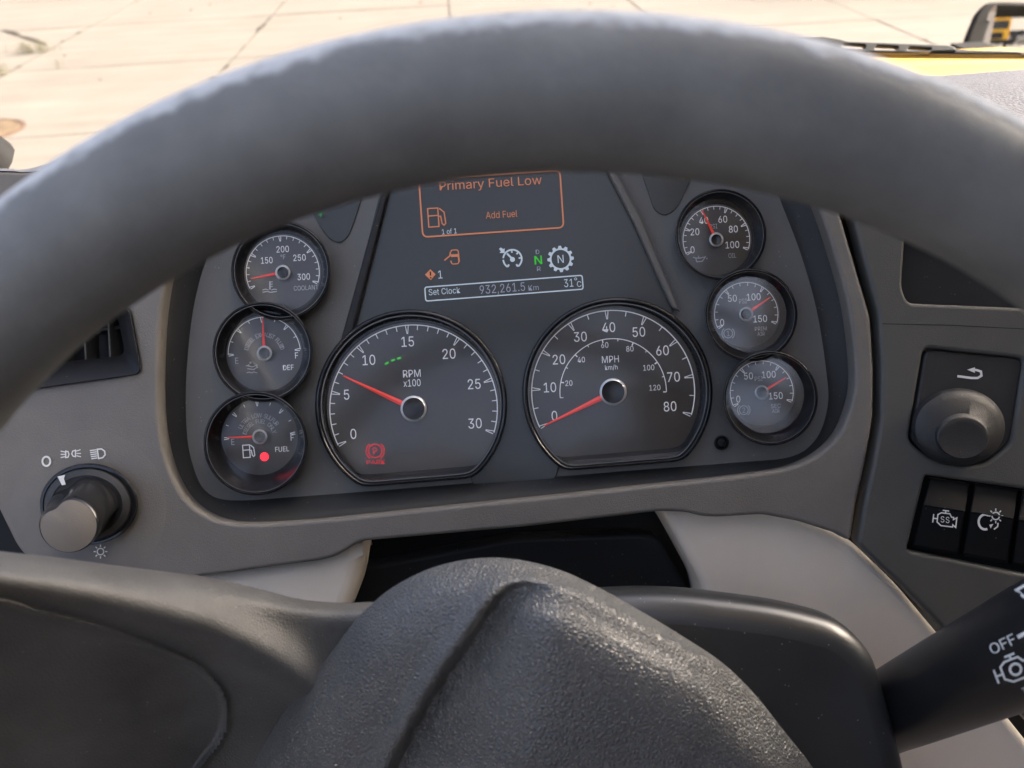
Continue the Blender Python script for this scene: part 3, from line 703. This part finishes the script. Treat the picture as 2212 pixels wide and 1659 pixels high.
wh.text('N', cx, cy, 17, w=13, rot=DR)
wh.build('white_graphics', DZ, M['e_white'], dsp, off=.0004)
Flat().text('932,261.5', 1037, 636, 18.5, w=98, rot=DR, left=True).text('Km', 1142, 628.5, 11.5, w=22, rot=DR, left=True).text('D', 1161, 544.5, 9.5, w=8, rot=DR).text('R', 1164, 581, 9.5, w=8, rot=DR).build('odometer', DZ, M['e_grey'], dsp, off=.0004)
Flat().text('N', 1162.2, 562.2, 18.5, w=15.5, rot=DR, bold=.9).build('gear_letter', DZ, M['e_green'], dsp, off=.0004)

# gauges
A0, A1 = 201.2+4.7, -21.2+4.7                 # scale ends, degrees
def gauge(label, bz, dl, tick, scale, needle, hub, main=False, tl=(0, 0), dome=.0012, Zf=.468):
    (bx, by, br, bch), (dx, dy, dr, dch) = bz, dl
    Zp, Zd = .4832, .4815
    r = root('gauge', DASH(W(bx, by+br*.9, Zp)), label, 'gauge', 'gauges in the instrument cluster')
    prof = [(0, 1.0, Zp+.001), (0, 1.0, Zf+.003), (0, .996, Zf+.0012), (0, .986, Zf+.0002), (0, .972, Zf), (0, .958, Zf+.0006), (0, .948, Zf+.002), (.10, None, None), (.5, None, None), (.9, None, None), (1, None, None)]
    rings = []
    for t, k, z in prof:
        if k is not None: rings.append(at(shape(bx, by, br*k, bch*k if bch else None), z))
        else:
            z = Zf+.0025+(Zd+.0002-Zf-.0025)*t; q = .935*br
            R = q+(dr-q)*t; ch = (bch*.935+(dch-bch*.935)*t) if bch else None
            rings.append(at(shape(bx+(dx-bx)*t, by+(dy-by)*t, R, ch), z))
    loft('bezel', rings, M['bezel'], r, cap1=False, smooth=50)
    tz = .55
    lz = Zf+.0025+(Zd-Zf-.0025)*tz; lr = .935*br+(dr-.935*br)*tz
    lch = (bch*.935+(dch-bch*.935)*tz) if bch else None
    # bright lip just inside the bezel's edge
    lip = [(.945, Zf+.0016), (.940, Zf+.0006), (.930, Zf+.0006), (.925, Zf+.0022)]
    loft('lip', [at(shape(bx, by, br*k, bch*k if bch else None), z) for k, z in lip], M['lipmat'], r, cap1=False, smooth=60)
    d = loft('dial', [at(shape(dx, dy, dr+1.5, (dch+1.5) if dch else None), Zd), at(shape(dx, dy, dr*.5, dch*.5 if dch else None), Zd)], M['dial'], r, cap1=True, smooth=0)
    # scale
    fl = Flat(); rad = tick['r']; a0, a1 = tick.get('a', (A0, A1))
    if tick.get('arc', True): fl.ring(dx, dy, rad, 2.2 if main else 1.5, a0, a1, n=70)
    N = tick['n']; M_ = tick['major']
    for i in range(N+1):
        if i in tick.get('skip', ()): continue
        a = radians(a0+(a1-a0)*i/N)
        P = lambda rr, off=0: (dx+rr*cos(a)-off*sin(a)*-1*-1, dy-rr*sin(a)-off*cos(a))
        if i % M_ == 0:
            w = 3.2 if main else 2.4; L = 18 if main else 11
            fl.stroke([P(rad-1, w), P(rad-L, .8), P(rad-L, -.8), P(rad-1, -w)], 1.7 if main else 1.5)
        else: fl.stroke([P(rad-1), P(rad-(11 if main else 7))], 1.8 if main else 1.3)
    fl.build('scale', Zd, M['print'], r, off=.0004)
    fl = Flat(); gy = Flat()
    for s, x, y, h, *w in scale:
        (gy if s.startswith('~') else fl).text(s.lstrip('~'), x, y, h, w=(w[0] if w else None), rot=radians(3.2))
    fl.build('numerals', Zd, M['print'], r, off=.0004)
    if gy.V: gy.build('caption', Zd, M['grey_print'], r, off=.0004)
    # needle: a tapered pointer with a ridge
    a = radians(needle[0]); L = needle[1]; w0 = 6 if main else 3.2; w1 = 1.6 if main else 1.2
    T = lambda rr, o: (dx+rr*cos(a)-o*sin(a), dy-rr*sin(a)-o*cos(a))
    nz = Zd-.0032
    loft('needle', [[W(*T(hub*.7, w0), nz+.0008), W(*T(hub*.7, 0), nz), W(*T(hub*.7, -w0), nz+.0008)], [W(*T(L, w1), nz+.0008), W(*T(L, 0), nz+.0003), W(*T(L, -w1), nz+.0008)]], M['needle'], r, cap0=True, cap1=True, smooth=20)
    c = loft('needle_cap', [at(shape(dx, dy, hub, n=40), Zd), at(shape(dx, dy, hub, n=40), Zd-.0040), at(shape(dx, dy, hub*.965, n=40), Zd-.0050), at(shape(dx, dy, hub*(.84 if main else .74), n=40), Zd-.0058)], M['chrome'], r, cap1=False, smooth=50)
    loft('cap_face', [at(shape(dx, dy, hub*(.84 if main else .74), n=40), Zd-.0056), at(shape(dx, dy, hub*(.82 if main else .72), n=40), Zd-.0060), at(shape(dx, dy, hub*.5, n=40), Zd-.0056)], M['bezel'], c, smooth=30)
    lp = shape(bx+(dx-bx)*tz, by+(dy-by)*tz, lr, lch)
    lx, ly = bx+(dx-bx)*tz, by+(dy-by)*tz
    rg = []
    for k in (1, .75, .5, .25, .03):
        rg.append([W(lx+(x-lx)*k, ly+(y-ly)*k, lz-dome*(1-k*k)+tl[0]*(x-lx)*k/lr*.004+tl[1]*(y-ly)*k/lr*.004) for x, y in lp])
    loft('lens', rg, M['lens_bright' if tl[0] else 'lens'], r, smooth=80)
    return r, Zd
M['lipmat'] = mat('satin_black_lip', (.10, .10, .10), .25, .6)
h = 21.5
g1, zd = gauge('large tachometer dial marked RPM with red needle near seven', (888, 876, 208, 168), (893.4, 883.4, 187, 133), dict(r=181, n=30, major=5),
    [('0', 763.3, 937.8, h), ('5', 748.6, 852.9, h), ('10', 796.8, 778.1, h), ('15', 880.6, 738.4, h), ('20', 969.9, 764.7, h), ('25', 1024.3, 830.1, h), ('30', 1026.1, 915, h), ('RPM', 889.5, 807.3, 15.7, 38), ('x100', 890, 827.6, 15, 37)],
    (155, 168), 28.5, True, Zf=.4725)
fl = Flat().ring(810.5, 974.5, 14.5, 2.2).text('P', 810.5, 974.5, 15, rot=radians(4))
fl.ring(810.5, 974.5, 19.5, 2.2, 130, 235).ring(810.5, 974.5, 19.5, 2.2, -55, 50).text('PARK', 812, 998.6, 9, 40, rot=radians(2))
fl.build('park_lamp', zd, M['e_red'], g1, off=.0004)
fl = Flat()
for x, y, a in ((835.5, 785.2, .45), (849, 778.6, .38), (862.2, 774.3, .28)):
    fl.stroke([(x-4.5*cos(a), y+4.5*sin(a)), (x+4.5*cos(a), y-4.5*sin(a))], 4.2)
fl.build('green_band', zd, M['e_green2'] if 'e_green2' in M else M['e_green'], g1, off=.0004)
h = 20.7
g2, zd = gauge('large speedometer dial marked MPH with red needle at zero', (1334, 848, 206, 160), (1324.5, 847, 187, 131), dict(r=176, n=16, major=2),
    [('0', 1197.7, 898.6, h), ('10', 1188, 837.3, h), ('20', 1207.4, 777, h), ('30', 1253.6, 727.9, h), ('40', 1314.9, 707.7, h), ('50', 1380, 717.5, h), ('60', 1431.1, 757.6, h), ('70', 1454.9, 814.7, h), ('80', 1447.4, 878.4, h), ('MPH', 1318.5, 776.5, 14.6, 36.5), ('km/h', 1320.5, 794, 10, 27),
     ('20', 1228.8, 828.1, 11.7), ('40', 1255.6, 777.5, 11.7), ('60', 1306.4, 745.9, 11.7), ('80', 1360.6, 753.9, 11.7), ('100', 1401.4, 794.5, 11.7), ('120', 1414.6, 837.8, 11.7)],
    (206.2, 166), 29.5, True, Zf=.4725)
fl = Flat().ring(1324.5, 847, 115, 1.8, 186.5, 0, n=60)
for i in range(0, 12):
    a = radians(186.5-186.5*i/11); R = 115; L = 7 if i % 2 else 5
    if i == 0: L = 7
    fl.stroke([(1324.5+(R-.5)*cos(a), 847-(R-.5)*sin(a)), (1324.5+(R-L)*cos(a), 847-(R-L)*sin(a))], 2.6 if i % 2 else 1.6)
fl.build('inner_scale', zd, M['print'], g2, off=.0004)
s = 13.5
g3, zd = gauge('small coolant temperature gauge above the diesel exhaust fluid gauge', (606.8, 585, 107.7, None), (610.8, 589, 83, None), dict(r=79, n=20, major=5),
    [('150', 576.2, 562.8, s, 25), ('200', 610.6, 538.7, s, 27), ('250', 646.9, 557, s, 27), ('300', 656, 598.3, s, 27), ('~°F', 611.3, 555.5, 10), ('~COOLANT', 661, 622, 10, 53)], (191, 70), 16.5, Zf=.4705)
Flat().stroke([(583, 608), (583, 626)], 3).stroke([(583, 610), (589, 609)], 1.8).stroke([(583, 615), (589, 614)], 1.8).stroke([(583, 620), (589, 619)], 1.8).stroke([(567, 627), (574, 625), (580, 627)], 1.8).stroke([(586, 627), (592, 625), (598, 626)], 1.8).stroke([(567, 632), (576, 630), (585, 632), (598, 630)], 1.8).build('thermometer_symbol', zd, M['grey_print'], g3, off=.0004)
g4, zd = gauge('small diesel exhaust fluid gauge marked DEF with needle upright', (567.5, 760.6, 108.8, None), (571, 763.5, 82, None), dict(r=78, n=8, major=2, a=(183, 6)),
    [('F', 640.7, 768.2, 13), ('~E', 511.3, 779.7, 13), ('DEF', 622.8, 794.2, 11, 23)], (93, 76), 16.5, Zf=.4680)
Flat().arctext('DIESEL EXHAUST FLUID', 571, 763.5, 40, 170, 12, 9.5).build('arc_lettering', zd, M['grey_print'], g4, off=.0004)
Flat().stroke([(531, 790), (545, 793), (556, 789)], 2).stroke([(534, 797), (550, 799)], 2).stroke([(533, 806), (538, 804), (543, 806), (548, 804), (556, 806)], 1.8).stroke([(548, 798), (556, 794), (553, 788)], 2).disc(541, 784, 2.4).disc(537, 789, 1.6).build('fluid_symbol', zd, M['grey_print'], g4, off=.0004)
g5, zd = gauge('small fuel gauge with red warning dot and needle at empty', (552, 958, 112.7, None), (561, 944, 82, None), dict(r=78, n=8, major=2, a=(183, 6), arc=False),
    [('F', 631.2, 945.8, 13), ('~E', 503, 955, 13), ('FUEL', 609.4, 970.6, 10.5, 30)], (181.5, 70), 16.5, Zf=.4655)
Flat().arctext('ULTRA LOW SULFUR', 561, 943.5, 46, 158, 33, 9.5).arctext('DIESEL FUEL ONLY', 561, 943.5, 33, 172, 12, 9).build('arc_lettering', zd, M['grey_print'], g5, off=.0004)
fl = Flat(); pump(fl, 537, 975, 1.35, 2.0); fl.build('pump_symbol', zd, M['print'], g5, off=.0004)
Flat().disc(571.2, 987, 9.5).build('warning_dot', zd, M['e_fuel'], g5, off=.0004)
s = 14.5
g6, zd = gauge('small oil pressure gauge with needle at forty', (1557, 507, 98.6, None), (1547.5, 518, 76, None), dict(r=72, n=20, major=4),
    [('0', 1496, 540, s), ('20', 1501, 501.3, s), ('40', 1520.2, 476.5, s), ('60', 1561.3, 474.1, s), ('80', 1584, 495.3, s), ('100', 1582, 529.2, s), ('~PSI', 1541, 489.3, 10, 17), ('~OIL', 1582, 552.4, 10, 17)], (116, 72), 15.5, Zf=.4705)
Flat().stroke([(1497, 556), (1503, 558), (1505, 566), (1517, 565), (1524, 555), (1512, 558), (1503, 558)], 2).stroke([(1509, 557), (1509, 553)], 1.8).disc(1527, 559, 1.5).build('oil_can_symbol', zd, M['grey_print'], g6, off=.0004)
g7, zd = gauge('small primary air pressure gauge between oil and secondary air gauges', (1622, 681, 101, None), (1612, 679, 72, None), dict(r=68.5, n=15, major=5),
    [('0', 1560, 697, s), ('50', 1582, 645, s), ('100', 1628, 641.8, s), ('150', 1642, 689, s), ('~PSI', 1604.8, 651, 10, 17), ('~PRIM', 1643.5, 710.5, 8.5, 26), ('~AIR', 1644, 721.6, 8.5, 16)], (35, 64), 15.5, tl=(-.75, .15), Zf=.4680)
def brake(cx, cy, n, zd, r):
    Flat().ring(cx, cy, 9.5, 1.8).text(n, cx, cy, 11).ring(cx, cy, 13.5, 1.8, 130, 230).ring(cx, cy, 13.5, 1.8, -50, 50).build('brake_symbol', zd, M['grey_print'], r, off=.0004)
brake(1573, 720.8, '1', zd, g7)
g8, zd = gauge('small secondary air pressure gauge at the foot of the cluster', (1664.5, 860.5, 102.6, None), (1645.5, 848, 72, None), dict(r=68, n=15, major=5),
    [('0', 1594.8, 862.6, s), ('50', 1616.8, 812.7, s), ('100', 1660.7, 809.5, s), ('150', 1675.9, 855.4, s), ('~PSI', 1638.7, 818.7, 10, 17), ('~SEC', 1675.9, 877.3, 9, 21), ('~AIR', 1675.9, 888, 8.5, 16)], (31.5, 62), 15.5, tl=(-1.05, -.1), Zf=.4655)
brake(1606.8, 886.5, '2', zd, g8)

# ================================================================== STEERING COLUMN AND STALK
col = root('steering_column', DASH(W(1600, 1700, .45)), 'black moulded steering column shroud behind the wheel hub', 'steering column')
def shr_warp(x, y): return .00004*(x-1106)+.00002*(y-1300)-.02
panel('shroud', [fillet([(1180, 1300), (1380, 1289), (1490, 1292), (1700, 1318), (1832, 1352), (1902, 1420), (1930, 1510), (1965, 1640), (1990, 1760), (1180, 1760)], 60)], .372, .032, .013, M['shroud'], col, res=6)
AX0, AX1, RR0, RR1 = cpt(1915, 1540, .415), cpt(2330, 1345, .300), .0195, .0225
stalk = root('stalk_lever', DASH(W(1930, 1540, .41)), 'black stalk lever with white OFF and engine symbols', 'lever')
ax = (AX1-AX0); axn = ax.normalized(); e1 = axn.cross(Vector((0, 0, 1))).normalized(); e2 = axn.cross(e1)
def srad(t): return RR0+(RR1-RR0)*min(1, max(0, t))**.8
rings = []
for t in (-.06, 0, .03, .1, .2, .35, .5, .7, .9, 1.1, 1.15):
    r = srad(t)*(.8 if t > 1.12 else 1)
    c = AX0+ax*t
    rings.append([EYE+RC @ (c+e1*(r*cos(2*pi*i/40))+e2*(r*sin(2*pi*i/40))) for i in range(40)])
loft('lever', rings, M['stalk'], stalk, cap0=True)
def stalk_depth(px, py):
    lo = .20
    for k in range(1200):
        Z = .2+k*.0002; p = cpt(px, py, Z); t = (p-AX0).dot(ax)/ax.length_squared; d = (p-AX0-ax*t).length
        if d < srad(t): return Z
    return .33
srot = radians(26)
SK = dict(m=M['icon'], parent=stalk, off=.0004, depth=stalk_depth)
fl = Flat().text('OFF', 2165, 1392, 23, w=58, rot=srot, bold=.8).stroke([(2198, 1377), (2225, 1363), (2250, 1352)], 9)
fl.build('off_lettering', .33, **SK); fl = Flat()
T = engine_icon(fl, 2192, 1447, 3.9, 4.6, -srot*.8); fl.ring(*T(.5, 0), 12, 5.5)
fl.build('engine_symbol', .33, **SK)
Flat().text('I', 2214, 1495, 20, rot=srot).build('position_mark', .33, **SK)
fl = Flat().stroke([(2225, 1259), (2196, 1275), (2212, 1290), (2236, 1279)], 6.5)
fl.build('bracket_symbol', .33, **SK)

# ================================================================== STEERING WHEEL
C = Vector((.01354, -.14068, -.24495)); TA = -.35208; R_, r_ = .2175, .0165
nrm = Vector((0, -sin(TA), -cos(TA)))           # away from the driver, dash frame
ey = Vector((0, cos(TA), -sin(TA)))             # towards the top of the rim
ey = Vector((0, cos(TA), -sin(TA))); ex = Vector((1, 0, 0)); ez = ex.cross(ey)
WF = Matrix.Translation(EYE+RC @ C) @ (RC @ Matrix((ex, ey, ez)).transposed()).to_4x4()
wheel = root('steering_wheel', WF, 'large black steering wheel with worn rim and grained hub pad', 'steering wheel')
def rim_material():
    m = mat('worn_rim_urethane', (.045, .046, .047), .52, .4)
    n = m.node_tree.nodes; l = m.node_tree.links; b = n['Principled BSDF']
    tc = n.new('ShaderNodeTexCoord'); sp = n.new('ShaderNodeSeparateXYZ'); l.new(tc.outputs['Object'], sp.inputs[0])
    cx = n.new('ShaderNodeCombineXYZ'); l.new(sp.outputs[0], cx.inputs[0]); l.new(sp.outputs[1], cx.inputs[1])
    ln = n.new('ShaderNodeVectorMath'); ln.operation = 'LENGTH'; l.new(cx.outputs[0], ln.inputs[0])
    mr = n.new('ShaderNodeMapRange'); mr.interpolation_type = 'SMOOTHSTEP'; mr.inputs[1].default_value = R_+r_*.45; mr.inputs[2].default_value = R_+r_*.93
    l.new(ln.outputs['Value'], mr.inputs[0])
    nz = n.new('ShaderNodeTexNoise'); nz.inputs['Scale'].default_value = 160; nz.inputs['Detail'].default_value = 7; nz.inputs['Roughness'].default_value = .6
    l.new(tc.outputs['Object'], nz.inputs['Vector'])
    ad = n.new('ShaderNodeMath'); ad.operation = 'MULTIPLY_ADD'; ad.inputs[1].default_value = .95; ad.inputs[2].default_value = -.62; l.new(mr.outputs[0], ad.inputs[0])
    a2 = n.new('ShaderNodeMath'); a2.operation = 'ADD'; l.new(ad.outputs[0], a2.inputs[0]); l.new(nz.outputs[0], a2.inputs[1])
    th_ = n.new('ShaderNodeMapRange'); th_.interpolation_type = 'SMOOTHSTEP'; th_.inputs[1].default_value = .46; th_.inputs[2].default_value = .84; l.new(a2.outputs[0], th_.inputs[0])
    mx = n.new('ShaderNodeMix'); mx.data_type = 'RGBA'; mx.inputs[7].default_value = (.46, .48, .49, 1)
    bn = n.new('ShaderNodeTexNoise'); bn.inputs['Scale'].default_value = 26; bn.inputs['Detail'].default_value = 8; bn.inputs['Roughness'].default_value = .7; l.new(tc.outputs['Object'], bn.inputs['Vector'])
    bc_ = n.new('ShaderNodeValToRGB'); bc_.color_ramp.elements[0].position = .35; bc_.color_ramp.elements[1].position = .68
    bc_.color_ramp.elements[0].color = (.122, .127, .124, 1); bc_.color_ramp.elements[1].color = (.185, .191, .185, 1)
    l.new(bn.outputs[0], bc_.inputs[0]); l.new(bc_.outputs[0], mx.inputs[6])
    l.new(th_.outputs[0], mx.inputs[0]); l.new(mx.outputs[2], b.inputs['Base Color'])
    bp = n.new('ShaderNodeBump'); bp.inputs['Strength'].default_value = .5; bp.inputs['Distance'].default_value = .0012
    n2 = n.new('ShaderNodeTexNoise'); n2.inputs['Scale'].default_value = 600; l.new(tc.outputs['Object'], n2.inputs['Vector'])
    a3 = n.new('ShaderNodeMath'); a3.operation = 'MULTIPLY_ADD'; a3.inputs[1].default_value = .3; l.new(n2.outputs[0], a3.inputs[0]); l.new(th_.outputs[0], a3.inputs[2])
    l.new(a3.outputs[0], bp.inputs['Height']); l.new(bp.outputs[0], b.inputs['Normal'])
    rr_ = n.new('ShaderNodeMapRange'); rr_.inputs[3].default_value = .5; rr_.inputs[4].default_value = .75; l.new(th_.outputs[0], rr_.inputs[0]); l.new(rr_.outputs[0], b.inputs['Roughness'])
    return m
M['rim'] = rim_material()
rings = []
NT, NS = 220, 40
for i in range(NT):
    a = 2*pi*i/NT
    q = r_+.0013*math.exp(-((a-radians(137))/radians(26))**2)          # the grip swells a little at the ten o'clock hold
    rings.append([WF @ Vector(((R_-(q-r_)*.7+q*cos(2*pi*j/NS))*cos(a), (R_-(q-r_)*.7+q*cos(2*pi*j/NS))*sin(a), q*sin(2*pi*j/NS))) for j in range(NS)])
V = [p for r in rings for p in r]
Fc = [(i*NS+j, i*NS+(j+1) % NS, ((i+1) % NT)*NS+(j+1) % NS, ((i+1) % NT)*NS+j) for i in range(NT) for j in range(NS)]
mk('rim', V, Fc, M['rim'], wheel, smooth=80)
def wz(px, py, d):                              # depth at which a picture ray meets the plane d metres behind the rim plane
    n_ = Vector((0, ey.z*1, 0)); nn = -ez
    nn = ez if ez.z < 0 else -ez
    c0 = nn.dot(C)+d; q = cpt(px, py, 1.0)
    return c0/nn.dot(q)
def polydist(p, line):
    best = 1e9; sgn = 1
    for a, b in zip(line[:-1], line[1:]):
        ax_, ay_ = b[0]-a[0], b[1]-a[1]; t = ((p[0]-a[0])*ax_+(p[1]-a[1])*ay_)/(ax_*ax_+ay_*ay_); t = min(1, max(0, t))
        dx_, dy_ = p[0]-a[0]-t*ax_, p[1]-a[1]-t*ay_; d = hypot(dx_, dy_)
        if d < best: best = d; sgn = 1 if ax_*dy_-ay_*dx_ > 0 else -1
    return best*sgn
# hub pad: a star-shaped cushion with a crease line sweeping over it
hub_out = smooth_pts([(440, 1900), (545, 1659), (600, 1560), (650, 1490), (700, 1430), (760, 1350), (800, 1308), (850, 1268), (920, 1232), (990, 1212), (1060, 1205), (1130, 1211), (1210, 1232), (1290, 1268), (1380, 1318), (1470, 1372), (1560, 1432), (1630, 1500), (1690, 1575), (1760, 1665), (1860, 1820), (1900, 1950), (1500, 2150), (900, 2150), (520, 2060)], 8)
crease = smooth_pts([(760, 1830), (845, 1655), (900, 1550), (960, 1452), (1015, 1375), (1055, 1312), (1085, 1277), (1120, 1260), (1170, 1260), (1260, 1284), (1400, 1355), (1560, 1442), (1640, 1520), (1720, 1610), (1800, 1720), (1900, 1880)], 5, False)
hc = (1150, 1640); rows = []
def hub_depth(x, y, s):
    d = polydist((x, y), crease)                # >0 inside the raised centre
    edge = (1-(1-s)**2.2) if s < 1 else 1
    base = .092-.030*min(1, (s*1.6))**.6*1.0 if s < 1 else .062
    h = .092-.022*(1-math.exp(-s*9))-.016*s
    # groove and ridge along the crease
    w = sst(1000, 1230, x)
    lf = .0125*sst(-4, 12, d)*math.exp(-max(d, 0)/80)-.0040*math.exp(-((d+16)/22)**2)-.0045*sst(60, 300, d)
    rg = -.0075*sst(-26, 4, d)+.0022*math.exp(-((d-34)/28)**2)
    h += lf*(1-w)+rg*w
    return h
NR = 54
for i in range(NR+1):
    s = (i/NR)**1.35*.985
    row = []
    for x, y in hub_out:
        X, Y = x+(hc[0]-x)*s, y+(hc[1]-y)*s
        row.append(W(X, Y, wz(X, Y, hub_depth(X, Y, s))))
    rows.append(row)
back = [[W(x, y, wz(x, y, .100)) for x, y in hub_out], [W(hc[0]+(x-hc[0])*.94, hc[1]+(y-hc[1])*.94, wz(x, y, .125)) for x, y in hub_out]]
loft('hub_pad', list(reversed(back))+rows, M['hub'], wheel, smooth=80)
# left spoke
sp_top = smooth_pts([(-330, 1160), (-150, 1172), (0, 1191), (110, 1203), (250, 1222), (380, 1238), (450, 1247), (560, 1273), (640, 1293), (720, 1302), (800, 1301), (880, 1300)], 16, False)
ridge = smooth_pts([(-330, 1225), (0, 1262), (200, 1292), (400, 1345), (520, 1390), (600, 1440), (640, 1500), (640, 1700), (600, 1950)], 6, False)
lineb = smooth_pts([(-330, 1245), (0, 1300), (80, 1322), (240, 1362), (400, 1425), (455, 1465), (485, 1510), (490, 1560), (470, 1610), (430, 1660), (330, 1800), (250, 1950)], 6, False)
rid = smooth_pts([(-330, 1225), (0, 1264), (200, 1296), (400, 1345), (520, 1390), (620, 1450), (760, 1560), (900, 1680)], 10, False)
def rid_y(x):
    for a_, b_ in zip(rid[:-1], rid[1:]):
        if a_[0] <= x <= b_[0]: return a_[1]+(b_[1]-a_[1])*(x-a_[0])/(b_[0]-a_[0])
    return rid[0][1] if x < rid[0][0] else rid[-1][1]
def spoke_d(x, y, v):
    b = .040+.060*sst(-330, 800, x)
    dr_ = y-rid_y(x); db = polydist((x, y), lineb)
    h = b-.013*math.exp(-(dr_/70)**2)            # rolled crest
    h += .0045*sst(-5, 10, db)                   # thumb recess beyond the thin raised line
    h -= .0038*math.exp(-(db/6)**2)
    h += .020*math.exp(-v/.02)
    return h
cols = []
VS = [0, .004, .01, .018, .028, .04]+[.04+.96*(k/200) for k in range(1, 201)]
for x, y in sp_top:
    colm = [W(x, y+4, wz(x, y+4, .115+.0*x))]
    for v in VS:
        Y = y+(1900-y)*v; colm.append(W(x, Y, wz(x, Y, spoke_d(x, Y, v))))
    cols.append(colm)
loft('spoke', cols, M['wheel'], wheel, cap1=False, closed=False, smooth=80)
# right spoke (below the picture) and the hub core that carries everything
def tube(a, b, w, d, name, m):
    R = []
    for p in (a, b):
        R.append([WF @ (Vector(p)+Vector((0, w*cos(2*pi*i/16), d*sin(2*pi*i/16)))) for i in range(16)])
    return loft(name, R, m, wheel, cap0=True)
tube((.06, -.12, -.085), (.185, -.11, -.004), .03, .010, 'spoke', M['wheel'])
hcw = WF.inverted() @ W(hc[0], hc[1], wz(*hc, .10))
core = []
for z, r in ((-.10, .05), (-.125, .05), (-.16, .035), (-.19, .03)):
    core.append([WF @ Vector((hcw.x*.5+r*cos(2*pi*i/32), -.075+r*sin(2*pi*i/32), z)) for i in range(32)])
loft('hub_core', core, M['black'], wheel, cap0=True)
